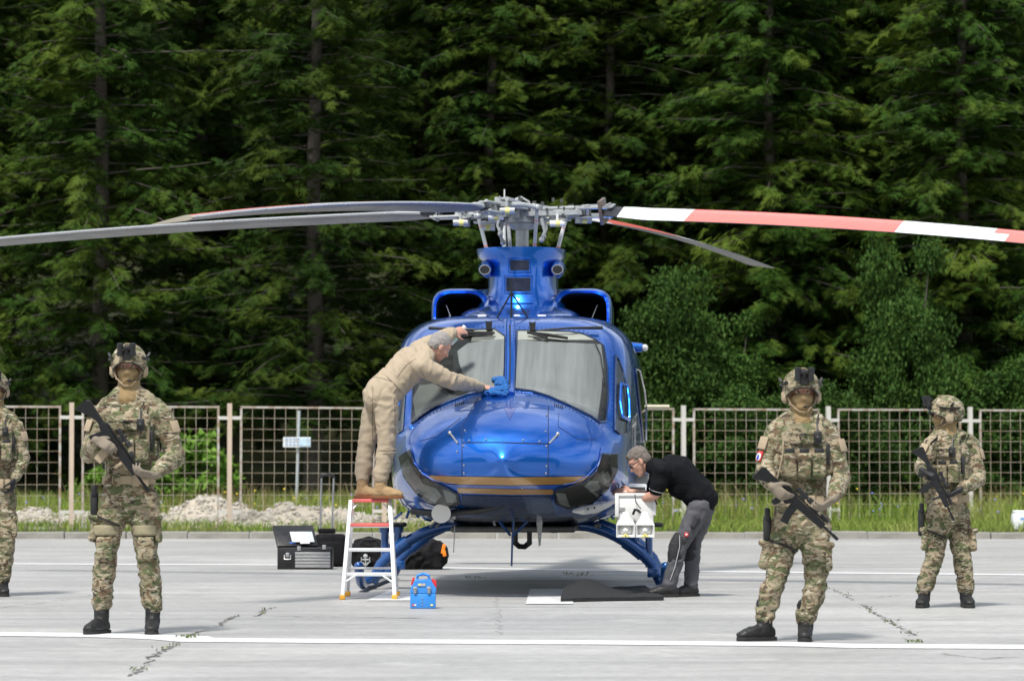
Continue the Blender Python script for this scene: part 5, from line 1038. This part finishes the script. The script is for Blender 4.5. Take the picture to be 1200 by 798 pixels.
# ---- soldier kit
def helmet(o, A, fr, cover, nvg='up', seed=0):
    r, f, u = fr; mb = MB(); seg = 28; ring = 16; vs = []; fs = []; RX, RY, RZ = .118, .142, .125; c = A(0, -.012, .035)
    for i in range(ring+1):
        for k in range(seg):
            q = 2*PI*k/seg; fy = math.sin(q); low = -.035-.045*max(0, -fy)-.035*abs(math.cos(q))**3+.035*max(0, fy)**2; amax = math.acos(max(-.9, min(.9, low/RZ))); a = .02+(amax-.02)*i/ring
            fl = 1+.06*max(0, (i-ring+2)/2); vs.append(c+r*(RX*math.sin(a)*math.cos(q)*fl)+f*(RY*math.sin(a)*math.sin(q)*fl)+u*(RZ*math.cos(a)))
    fs = [(i*seg+k, i*seg+(k+1) % seg, (i+1)*seg+(k+1) % seg, (i+1)*seg+k) for i in range(ring) for k in range(seg)]+[tuple(range(seg))[::-1]]
    mb.add(vs, fs); h = mb.build('helmet', cover, o); s = h.modifiers.new('s', 'SOLIDIFY'); s.thickness = .012; s.offset = 0
    mb = MB(); mb.tube([vs[ring*seg+k] for k in range(seg)]+[vs[ring*seg]], .0065, 6, cap=False); mb.build('helmet_rim', M_gear, h)
    C = lambda x, y, z: A(x, y, z)
    for sx in (-1, 1):
        mb = MB(); mb.ball(C(sx*.106, .0, -.022), (.024, .036, .046), fr, 14, 10); mb.rbox(C(sx*.122, .0, -.020), (.016, .05, .060), .008, Matrix(fr).transposed()); mb.build('ear_defender', M_tanc, h)
        mb = MB(); mb.tube([C(sx*.122, -.09, .06), C(sx*.130, .0, .055), C(sx*.108, .085, .07)], [(.008, .014)]*3, 6, side=u); mb.tube([C(sx*.115, .0, .02), C(sx*.125, -.01, .065)], .008, 6); mb.tube([C(sx*.125, -.01, .075), C(sx*.14, -.03, .10)], .010, 6); mb.build('side_rail', M_gear, h)
        mb = MB(); mb.tube([C(sx*.100, .045, .0), C(sx*.078, .06, -.07), C(sx*.03, .088, -.115), C(0, .094, -.122)], [(.003, .010)]*4, 6, side=u); mb.tube([C(sx*.100, -.05, -.03), C(sx*.078, .05, -.08)], .006, 6); mb.build('chin_strap', M_tanc, h)
    mb = MB(); mb.tube([C(-.10, .03, -.05), C(-.07, .085, -.085), C(-.015, .108, -.088)], .004, 6); mb.ball(C(-.012, .110, -.088), (.014, .010, .009), fr, 8, 6); mb.build('microphone', M_gear, h)
    mb = MB(); mb.rbox(C(0, .136, .085), (.055, .02, .07), .008, Matrix(fr).transposed()); mb.rbox(C(0, .142, .135), (.10, .045, .03), .008, Matrix(fr).transposed()); mb.tube([C(0, .14, .10), C(0, .15, .145)], .016, 8); nv = mb.build('goggle_mount', M_gear, h)
    for sx in (-1, 1):
        mb = MB(); x = sx*.043; mb.tube([C(x, .150, .078), C(x, .152, .10), C(x, .155, .112), C(x, .16, .145), C(x, .162, .165)], [.021, .023, .019, .022, .019], 14); mb.build('goggle_tube', M_gear, h)
        mb = MB(); mb.tube([C(x, .150, .070), C(x, .150, .073)], .017, 12); 
    mb = MB(); mb.rbox(C(0, -.128, .03), (.07, .03, .07), .012, Matrix(fr).transposed()); mb.build('battery_pack', M_tanc, h)
    mb = MB(); mb.rbox(C(.0, .01, .163), (.05, .09, .008), .004, Matrix(fr).transposed()); mb.build('velcro_patch', M_tanc, h)
    return h
def mask(o, A, fr, J):
    mb = MB(); 
    for p, q in (((0, .019, -.036), (.075, .088, .060)), ((0, .045, -.078), (.050, .050, .048)), ((0, .066, -.098), (.026, .024, .022)), ((0, .088, -.028), (.034, .026, .026)), ((0, -.02, -.03), (.080, .09, .06))): mb.ball(A(*p), q, fr, 16, 11)
    nk = J['nk']; mb.tube([nk-(J['hd']-nk).normalized()*.045, nk, J['hd']-fr[2]*.06-fr[1]*.01], [(.092, .09), (.082, .082), (.070, .072)], 16, round_=1); m_ = cloth('face_mask', mb, M_tanm, o, .008, .004, 20, seed=2)
    mb = MB(); mb.tube([A(-.05, .02, -.165), A(0, .06, -.175), A(.05, .02, -.165)], .02, 8, round_=1); return m_
def vest(o, J, F, style=0, pm=None):
    pm = pm or M_camov; sd = (J['sR']-J['sL']).normalized(); up = Z; F = unit(F); sd = (sd-F*sd.dot(F)).normalized(); R = Matrix((sd, F, up)).transposed(); c = J['ch']+up*.02
    def at(x, y, z): return c+sd*x+F*y+up*z
    mb = MB(); mb.rbox(at(0, .135, -.015), (.29, .055, .34), .025, R); mb.rbox(at(0, .12, .10), (.23, .06, .16), .02, R); mb.rbox(at(0, -.14, .0), (.29, .055, .36), .025, R)
    for sx in (-1, 1): mb.rbox(at(sx*.165, 0, -.09), (.05, .24, .14), .02, R); mb.tube([at(sx*.085, .125, .15), at(sx*.10, .06, .225), at(sx*.105, -.03, .235), at(sx*.09, -.13, .16)], [(.036, .018)]*4, 10, side=sd)
    v = cloth('plate_carrier', mb, pm, o, .010, .005, 18, seed=style)
    for i, x in enumerate((-.095, 0, .095)):
        m = MB(); m.rbox(at(x, .185, -.095), (.086, .055, .15), .014, R); m.rbox(at(x, .195, -.035), (.088, .045, .04), .010, R); q = cloth('magazine_pouch', m, pm, v, .007, .004, 20, seed=i)
        m = MB(); m.rbox(at(x, .185, -.005), (.06, .03, .045), .006, R); m.build('magazine_top', M_gear, q) if style in (1, 2) else None
    m = MB(); m.rbox(at(-.005, .172, .085), (.18, .03, .085), .012, R); m.rbox(at(-.005, .18, .118), (.185, .03, .022), .006, R); cloth('admin_pouch', m, pm, v, .007, .003, 20, seed=9)
    m = MB(); P = [at(-.01+.022*math.cos(a), .196, .09+.020*math.sin(a)) for a in np.linspace(0, 5.2, 12)]; m.tube(P, .0035, 6); m.build('carabiner', M_gear, v)
    m = MB(); m.rbox(at(.085, .195, .085), (.052, .035, .085), .010, R); m.ball(at(.085, .215, .082), (.018, .012, .018), (sd, F, up), 10, 8); ra = m.build('push_to_talk', M_gear, v)
    m = MB(); m.tube([at(.085, .19, .12), at(.082, .16, .19), at(.10, .10, .235)], .006, 6); m.build('radio_lead', M_gear, ra)
    m = MB(); m.rbox(at(.155, .12, -.02), (.03, .05, .14), .01, R); m.build('radio', M_gear, v)
    for j, z in enumerate((.03, .012)): pass
    mb = MB(); pv = J['pv']+Z*.085; mb.tube([pv-Z*.028, pv+Z*.028], [(.182, .145)]*2, 28, side=sd); bl = mb.build('belt', M_tanc, o)
    for x in (-.13, -.07, .06, .12): m = MB(); m.rbox(pv+sd*x+F*(.150-abs(x)*.35), (.05, .04, .085), .01, R); m.build('belt_pouch', M_tanc if x > 0 else M_camov, bl)
    return v, at, R
def sleeve_patch(o, J, s, F, m=M_tanc, w=.075, h=.085, nm='sleeve_patch', down=0):
    sh, el = J['s'+s], J['e'+s]; out = (sh-(J['sL']+J['sR'])/2).normalized(); n = (out+unit(F)*.75).normalized(); ax = (el-sh).normalized(); n = (n-ax*n.dot(ax)).normalized(); p = sh.lerp(el, .36)+n*(.080-down*.04)+ax*down
    mb = MB(); mb.rbox(p, (w, .012, h), .006, Matrix((ax.cross(n), n, -ax)).transposed()); return mb.build(nm, m, o), p, n, ax
def soldier(label, d, px, F, HF, hands, rif, glove, cm, seed, toe, kneepad=False, style=0, group='soldiers in camouflage', tk=.93):
    gz = 0; base = V(((px['pv'][0]-600)*d/FP, d, 0)); J = {}
    for k, q in px.items(): J[k] = D(q[0], q[1], d+(q[2] if len(q) > 2 else 0))
    for s in 'LR':
        td = V((toe[s][0], toe[s][1], 0)).normalized(); J['a'+s].z = max(J['a'+s].z, .085); J['t'+s] = V((J['a'+s].x, J['a'+s].y, .045))+td*.15
    o, Jl, A, fr = person(label, base, J, F, HF, hands=hands, skin_hands=glove, group=group)
    Jl['gL'] = Jl['gR'] = 0.0
    eyes(o, A); shirt(o, Jl, cm, seed=seed, cuff=.040, amp=.009); trousers(o, Jl, cm, k=tk, seed=seed+2, amp=.014, hemr=.066, bag=.006); boots(o, Jl); mask(o, A, fr, Jl); helmet(o, A, fr, M_camov, seed=seed); v, at, R = vest(o, Jl, F, style)
    for s in 'LR': sleeve_patch(o, Jl, s, F)
    if kneepad:
        for s in 'LR': m = MB(); kn = Jl['k'+s]; m.tube([kn+Z*.19, kn+Z*.12], [(.095, .097)]*2, 18); cloth('knee_band', m, mat('khaki_stretch_cloth', (.25, .22, .14), rough=.9, var=.1), o, .009, .003, 20); m = MB(); m.rbox(kn+V((0, -.072, .03)), (.115, .045, .17), .025); m.rbox(kn+V((0, -.085, .04)), (.07, .035, .09), .02); cloth('knee_pad', m, cm, o, .009, .003, 20)
    # holster on the left of the picture
    hp = Jl['hL']; m = MB(); m.rbox(hp+V((-.135, -.01, -.03)), (.05, .07, .22), .015); m.rbox(hp+V((-.135, -.03, .09)), (.035, .05, .08), .01); ho = m.build('holster', M_gear, o)
    m = MB(); m.tube([hp+V((-.12, -.06, -.08)), hp+V((-.03, -.125, -.115)), hp+V((.05, -.10, -.15))], [(.008, .020)]*3, 8, side=Z); m.build('thigh_strap', M_gear, ho)
    return o, Jl, at, A, fr, base
# left soldier ---------------------------------------------------------------
S1 = dict(hd=(151, 431), nk=(151, 459), ch=(153, 516), pv=(151, 577), sL=(120, 486), sR=(190, 486), eL=(105, 532, -.03), eR=(206, 536, -.03), wL=(114, 516, -.33), wR=(180, 556, -.34), hL=(134, 590), hR=(168, 590), kL=(124, 648, -.04), kR=(172, 648, -.04), aL=(119, 720), aR=(179, 721))
dS1 = 23.3
so1 = soldier('tall camouflaged soldier at the left holding the rifle with the tan magazine', dS1, S1, (.02, -1, 0), (0, -1, -.02), {'L': (V((.75, -.35, -.35)), V((.6, .2, -.6)), 1.25, 1), 'R': (V((-.85, -.2, .1)), V((-.2, .5, .9)), 1.2, 1)}, None, M_glove, M_camo, 1, {'L': (-.45, -1), 'R': (.05, -1)}, kneepad=True, style=0)
rifle('black rifle with a tan magazine slanting across the tall left soldier', D(100, 470, dS1-.30), D(172, 575, dS1-.30), (.7, -.1, .55), mag=M_tanc, rail=M_tanc)
S2 = dict(hd=(939, 461), nk=(939, 488), ch=(940, 532), pv=(938, 603), sL=(909, 507), sR=(970, 507), eL=(896, 551, -.02), eR=(986, 559, -.03), wL=(905, 570, -.33), wR=(977, 584, -.34), hL=(923, 618), hR=(955, 618), kL=(907, 682, -.04), kR=(957, 684, -.04), aL=(896, 733), aR=(944, 736))
dS2 = 22.35
so2 = soldier('soldier with a coloured flag patch on his sleeve, holding an all black rifle low', dS2, S2, (0, -1, 0), (.05, -1, 0), {'L': (V((.7, -.3, -.6)), V((.6, .2, -.3)), 1.2, 1), 'R': (V((-.75, -.15, -.6)), V((-.5, .4, .6)), 1.15, 1)}, None, M_glove, M_camo2, 5, {'L': (-.95, -.45), 'R': (-.12, -1)}, style=1)
rifle('black rifle held low by the soldier with the flag patch', D(891, 549, dS2-.33), D(981, 633, dS2-.30), (.7, -.1, .6), rail=M_tanc)
o_, Jl_, *_ = so2; q, p, n, ax = sleeve_patch(o_, Jl_, 'L', (0, -1, 0), mat('flag_patch_red', (.45, .03, .03)), .05, .07, 'flag_patch', .09)
m = MB(); p2 = p+n*.008; m.ball(p2+ax*.006, (.022, .004, .026), (ax.cross(n), n, ax), 12, 8); m.build('flag_oval', M_white, q)
m = MB(); m.ball(p2+ax*.01+n*.003, (.012, .003, .02), (ax.cross(n), n, ax), 10, 6); m.build('flag_blue', mat('flag_blue', (.02, .05, .4)), q)
m = MB(); m.tube([Jl_['sL']+V((.05, -.10, .03)), Jl_['sL']+V((.03, -.21, -.14)), Jl_['sL']+V((-.01, -.26, -.30))], [(.004, .012)]*3, 8, side=V((1, 0, 0))); m.build('rifle_sling', M_tanc, o_)
# right soldier, turned to the left -------------------------------------------
S3 = dict(hd=(1108, 487), nk=(1111, 508), ch=(1112, 545), pv=(1110, 596), sL=(1093, 520, -.10), sR=(1137, 520, .06), eL=(1080, 548, -.14), eR=(1147, 561, .0), wL=(1082, 551, -.36), wR=(1124, 574, -.26), hL=(1099, 608, -.03), hR=(1122, 608, .04), kL=(1095, 654, -.06), kR=(1128, 656, .0), aL=(1083, 701), aR=(1132, 701))
dS3 = 27.85
so3 = soldier('soldier at the far right with his helmeted head turned left, black gloves', dS3, S3, (-.45, -1, 0), (-1, -.18, -.03), {'L': (V((.75, -.3, -.3)), V((.4, .2, -.6)), 1.2, 1), 'R': (V((-.8, -.1, -.5)), V((-.4, .3, .7)), 1.1, 1)}, None, M_gloveb, M_camo2, 9, {'L': (-.3, -1), 'R': (.05, -1)}, style=2, tk=.92)
rifle('black rifle slung in front of the soldier at the far right', D(1078, 524, dS3-.36), D(1117, 610, dS3-.42), (.75, -.1, .3))
o_, Jl_, *_ = so3; m = MB(); m.tube([Jl_['sR']+V((-.02, -.06, .07)), Jl_['sR']+V((-.13, -.22, -.15)), Jl_['sR']+V((-.17, -.27, -.33))], [(.006, .018)]*3, 8, side=V((1, 0, 0))); m.tube([Jl_['sL']+V((.03, -.06, .05)), Jl_['sL']+V((-.03, -.12, -.0))], [(.006, .016)]*2, 8, side=V((1, 0, 0))); m.build('rifle_sling', M_gear, o_)
# soldier cut by the left edge ---------------------------------------------------
S4 = dict(hd=(-6, 457), nk=(-5, 480), ch=(-4, 520), pv=(-6, 578), sL=(-34, 500), sR=(18, 500), eL=(-44, 536, 0), eR=(27, 537, .0), wL=(-38, 560, -.15), wR=(17, 562, -.12), hL=(-18, 592), hR=(6, 592), kL=(-20, 640, -.03), kR=(7, 642, -.03), aL=(-24, 688), aR=(3, 690))
soldier('soldier cut off by the left edge, black gloved fist at his side', 30.4, S4, (.1, -1, 0), (.1, -1, 0), {'L': (V((.2, -.2, -1)), V((1, .2, 0)), 1.1, 1), 'R': (V((-.25, -.15, -1)), V((-1, .2, 0)), 1.3, -1)}, None, M_gloveb, M_camo2, 12, {'L': (-.2, -1), 'R': (.25, -1)}, style=1)
# ---- man in beige flight suit ------------------------------------------------
M_beige = mat('beige_flight_suit', (.35, .285, .205), rough=.95, var=.08, vs=3, bump=.25, bs=120)
M_greyh = mat('grey_hair', (.30, .28, .27), rough=.9, var=.45, vs=60, bump=1, bs=200)
dB = 29.95
B = dict(hd=(515.5, 406, .02), nk=(499, 415, .02), ch=(477, 432, .02), pv=(450, 459), sL=(489, 411, .22), sR=(494, 429, -.17), eL=(515, 399, .42), eR=(527, 446, -.06), wL=(531, 389, .60), wR=(564, 453.5, .50), hL=(442, 468, .09), hR=(453, 468, -.09), kL=(429, 524, .10), kR=(453, 523, -.08), aL=(425, 570, .10), aR=(446, 571, -.08))
J = {k: D(q[0], q[1], dB+(q[2] if len(q) > 2 else 0)) for k, q in B.items()}
J['tL'] = V((J['aL'].x+.10, J['aL'].y-.08, LT+.05)); J['tR'] = V((J['aR'].x+.15, J['aR'].y-.03, LT+.05))
bb = V((J['pv'].x, dB, LT+.011))
hb_ = {'L': (V((.8, .35, .15)), V((-.1, 1, -.3)), .9, -1), 'R': (V((1, .35, -.12)), V((-.1, .55, -.9)), .35, 1)}
o, Jl, A, fr = person('grey haired man in a beige flight suit standing on the step ladder, wiping the windscreen', bb, J, (1, .2, 0), (.80, .30, -.62), HU=(.5, 0, .9), hands=hb_)
Jl['gL'] = Jl['gR'] = 0.0; beige_o = o
eyes(o, A); shirt(o, Jl, M_beige, add=.034, cuff=.050, amp=.011, sc=9, seed=2, st=(1.8, 1, .9), name='flight_suit_top'); trousers(o, Jl, M_beige, k=.98, amp=.010, sc=8, seed=6, pockets=False, hemr=.058, name='flight_suit_trousers')
M_suede = mat('tan_suede_shoe', (.30, .20, .10), rough=.9, var=.25); boots(o, Jl, M_suede, mat('brown_gum_sole', (.16, .06, .02), rough=.8), shoe=False)
def hair(o, A, fr, m, top=.0, blobs=None):
    mb = MB()
    for p, q in blobs or (((0, -.022, .042), (.081, .094, .084)), ((0, -.05, .0), (.076, .062, .075))): mb.ball(A(*p), q, fr, 20, 14)
    me = voxel(mb, .007, 1); wrinkle(me, .006, 40, seed=4); n = len(me.polygons); bm = bmesh.new(); bm.from_mesh(me); c0 = A(0, 0, 0)
    dl = [f for f in bm.faces if (lambda y, z: y > .030+.25*max(0, z-.05)*0 and z < .068 or (z < .0 and y > -.012) or z < -.055)((f.calc_center_median()-c0).dot(fr[1]), (f.calc_center_median()-c0).dot(fr[2]))]
    bmesh.ops.delete(bm, geom=dl, context='FACES'); bm.to_mesh(me); bm.free(); me.polygons.foreach_set('use_smooth', [True]*len(me.polygons)); return link('hair', me, m, o, smooth=False)
hair(o, A, fr, M_greyh)
m = MB(); ax = (Jl['ch']-Jl['pv']).normalized(); p = Jl['pv']+ax*.125; m.tube([p-ax*.022, p+ax*.022], [(.190, .152)]*2, 28, side=(Jl['sR']-Jl['sL']).normalized()); m.build('waist_band', M_beige, o)
bvb = BVHTree.FromPolygons([v.co for ch in o.children if ch.name.startswith('flight_suit') for v in ch.data.vertices], (lambda a, b: [tuple(p.vertices) for p in a.polygons]+[tuple(i+len(a.vertices) for i in p.vertices) for p in b.polygons])(*[ch.data for ch in o.children if ch.name.startswith('flight_suit')]))
ob_ = o.location
def suit_seam(px, nm='seam', r=.0024):
    P = []
    for a, b in zip(px, px[1:]):
        n = max(1, int(math.dist(a, b)/2))
        for i in range(n+1):
            u_, v_ = a[0]+(b[0]-a[0])*i/n, a[1]+(b[1]-a[1])*i/n; h_ = bvb.ray_cast(CAM-ob_, ray(u_, v_))
            if h_[0] is not None: P.append(h_[0]-ray(u_, v_)*.002)
    m = MB(); m.tube(P, r, 5); return m.build(nm, mat('dark_beige_thread', (.17, .135, .095), rough=1), o)  # thin seam cord in a beige darker than the suit
suit_seam([(487, 420), (476, 428), (466, 441)]); suit_seam([(494, 436), (500, 447), (509, 455)]); suit_seam([(436, 441), (447, 443), (460, 447), (468, 453)]); suit_seam([(437, 452), (436, 490), (437, 520)]); suit_seam([(462, 466), (463, 490), (463, 515)]); suit_seam([(433, 465), (441, 469)]); suit_seam([(557, 447), (556, 459)])
for dz in (0, .028): m = MB(); kn = Jl['kR']+Z*(-.03-dz); m.tube([kn+V((.085*math.cos(a), .085*math.sin(a), .006*math.cos(a))) for a in np.linspace(0, 2*PI, 25)], .004, 6, cap=False); m.build('knee_seam', M_beige, o)
# cleaning cloth and spray bottle
cc = D(585, 456, 30.5); loc, nor, _, _ = hit(585, 452); cc = loc+V((0, -.03, 0)); cl = thing('cleaning_cloth', 'crumpled bright blue cloth under the hand of the man in beige', 'cloth', cc)
m = MB()
for u, v, r in ((572, 459.5, .045), (579, 461, .05), (586, 458, .05), (590, 452, .045), (586, 447, .04), (581, 447, .032), (590, 461, .045), (593, 456, .035)):
    l_, n_, _, _ = hit(u, v); m.ball(l_+n_*(-.02 if n_.y > 0 else .02)-cc, (r, .035, r*.62), None, 12, 8)
for u, v, u1, v1 in ((566, 461, 592, 463), (580, 450, 592, 446), (589, 444, 594, 460), (575, 462, 583, 455)): a_, b_ = hit(u, v)[0]-cc+V((0, -.045, 0)), hit(u1, v1)[0]-cc+V((0, -.045, 0)); m.tube([a_, (a_+b_)/2+V((0, -.02, .015)), b_], .016, 8, round_=1)
me = voxel(m, .008, 1); wrinkle(me, .02, 26, seed=3); me.polygons.foreach_set('use_smooth', [True]*len(me.polygons)); link('cloth', me, mat('blue_microfibre', (.012, .10, .32), rough=.95, bump=.4), cl, smooth=False)
b_ = D(537, 392, dB+.66); bt = thing('spray_bottle', 'white cleaning bottle held up by the man in beige at the windscreen top', 'bottle', b_); p0, p1 = D(527, 402, dB+.62)-b_, D(542, 386, dB+.66)-b_
m = MB(); m.tube([p0, p0.lerp(p1, .1), p0.lerp(p1, .6), p0.lerp(p1, .85), p1], [.03, .034, .034, .018, .016], 16); m.build('bottle_body', M_white, bt); m = MB(); d_ = (p1-p0).normalized(); m.tube([p1, p1+d_*.035], [.017, .024], 12); m.build('cap', M_white, bt); m = MB(); m.tube([p1-d_*.018, p1-d_*.004], .0185, 12); m.build('red_ring', M_redt, bt); m = MB(); m.tube([p0.lerp(p1, .2), p0.lerp(p1, .5)], .0348, 16); m.build('label', mat('pale_green_label', (.45, .62, .55)), bt)
# ---- man in black shirt --------------------------------------------------------
M_blk = mat('black_cotton', (.005, .0055, .007), rough=.95, var=.2, bump=.3, **{'Specular IOR Level': .15}); M_gtr = mat('grey_work_trousers', (.075, .075, .085), rough=.9, var=.15, bump=.35); M_gtd = mat('dark_trouser_panel', (.022, .022, .026), rough=.9, var=.2)
dK = 30.2
K = dict(hd=(749, 541), nk=(765, 546), ch=(795, 552), pv=(818, 578), sL=(774, 550, .19), sR=(776, 552, -.17), eL=(764, 582, .22), eR=(768, 580, -.13), wL=(738, 576, .25), wR=(744, 587, .05), hL=(825, 596, .09), hR=(820, 596, -.09), kL=(812, 640, .10), kR=(796, 640, -.10), aL=(810, 686, .10), aR=(785, 687, -.08))
J = {k: D(q[0], q[1], dK+(q[2] if len(q) > 2 else 0)) for k, q in K.items()}
J['tL'] = V((J['aL'].x-.12, J['aL'].y-.10, .045)); J['tR'] = V((J['aR'].x-.15, J['aR'].y-.02, .045)); J['aL'].z = max(.09, J['aL'].z); J['aR'].z = max(.09, J['aR'].z)
hk_ = {'L': (V((-1, .15, .05)), V((0, .8, -.6)), .7, -1), 'R': (V((-1, .1, 0)), V((0, .5, -.9)), .8, 1)}
o, Jl, A, fr = person('man in black shirt and grey work trousers bending over the loudspeakers', V((J['pv'].x, dK, 0)), J, (-1, 0, 0), (-.80, -.10, -.60), HU=(-.6, 0, .8), hands=hk_)
Jl['gL'] = Jl['gR'] = 0.0
eyes(o, A); shirt(o, Jl, M_blk, add=.026, sleeve=.5, amp=.010, sc=7, seed=5, name='polo_shirt')
mb = MB(); mb.ball(Jl['ch'].lerp(Jl['pv'], .5)+V((-.03, 0, -.03)), (.16, .165, .13)); cloth('shirt_belly', mb, M_blk, o, .014, .01, 7, seed=1)
tr_ = trousers(o, Jl, M_gtr, k=.86, amp=.010, sc=8, seed=8, pockets=False, hemr=.066, blouse=False)
for s, dy in (('R', -1), ('L', 1)):
    m = MB(); hp, kn = Jl['h'+s], Jl['k'+s]; q = (kn-hp).to_track_quat('-Z', 'Y').to_matrix(); m.rbox(hp.lerp(kn, .36)+V((0.02, dy*.085, 0)), (.15, .05, .12), .02, q); m.rbox(hp.lerp(kn, .25)+V((.02, dy*.088, 0)), (.155, .05, .04), .012, q); cloth('thigh_pocket', m, M_gtd, tr_, .009, .004, 18)
    m = MB(); m.tube([kn+(hp-kn)*.18+V((-.018, 0, 0)), kn+V((-.02, 0, 0)), kn+(Jl['a'+s]-kn)*.28+V((-.012, 0, 0))], [.078, .076, .072], 16, round_=1); cloth('knee_panel', m, M_gtd, tr_, .009, .005, 14)
m = MB(); hp, kn = Jl['hR'], Jl['kR']; c = hp.lerp(kn, .68)+V((-.0, -.095, .0)); m.rbox(c, (.036, .012, .036), .006, Matrix.Rotation(.2, 3, 'Y')); lg = m.build('red_logo', mat('logo_red', (.60, .02, .03)), o); m = MB(); m.ball(c+V((0, -.007, -.002)), (.009, .003, .008), None, 8, 6); m.tube([c+V((-.011, -.007, .008)), c+V((0, -.007, .003)), c+V((.011, -.007, .008))], .0022, 5); m.build('logo_mark', M_white, lg)
m = MB(); m.tube([Jl['kR']+V((-.0, -.082, .10)), Jl['kR']+V((.0, -.083, 0)), Jl['kR'].lerp(Jl['aR'], .5)+V((.0, -.08, 0)), Jl['aR']+V((.0, -.072, .06))], .0035, 5); m.build('reflective_piping', mat('silver_piping', (.45, .45, .45), rough=.4), tr_)
boots(o, Jl, M_boot, M_sole, shoe=True); hair(o, A, fr, mat('dark_grey_hair', (.16, .135, .115), rough=.9, var=.5, vs=60, bump=1, bs=200), blobs=(((0, -.020, .048), (.083, .098, .088)), ((0, -.05, .0), (.078, .064, .078)), ((0, .045, .098), (.045, .026, .014))))
m = MB()
for sx in (-1, 1): m.tube([A(sx*.031+.024*math.cos(a), .090, .006+.015*math.sin(a)) for a in np.linspace(0, 2*PI, 15)], .0028, 6, cap=False); m.tube([A(sx*.056, .088, .010), A(sx*.078, .05, .012), A(sx*.082, -.005, .010)], .0028, 6)
m.tube([A(-.008, .094, .008), A(.008, .094, .008)], .0028, 6); m.build('glasses', M_black, o)
m = MB(); sh, el = Jl['sR'], Jl['eR']; ax_ = (el-sh).normalized(); m.tube([sh.lerp(el, .80), sh.lerp(el, .80)+ax_*.003], [.0705, .0705], 20); m.build('sleeve_piping', M_white, o)
m = MB(); w_ = Jl['wR']+V((.02, 0, 0)); m.tube([w_, w_+V((-.025, 0, 0))], .036, 14); m.build('wrist_watch', M_black, o)
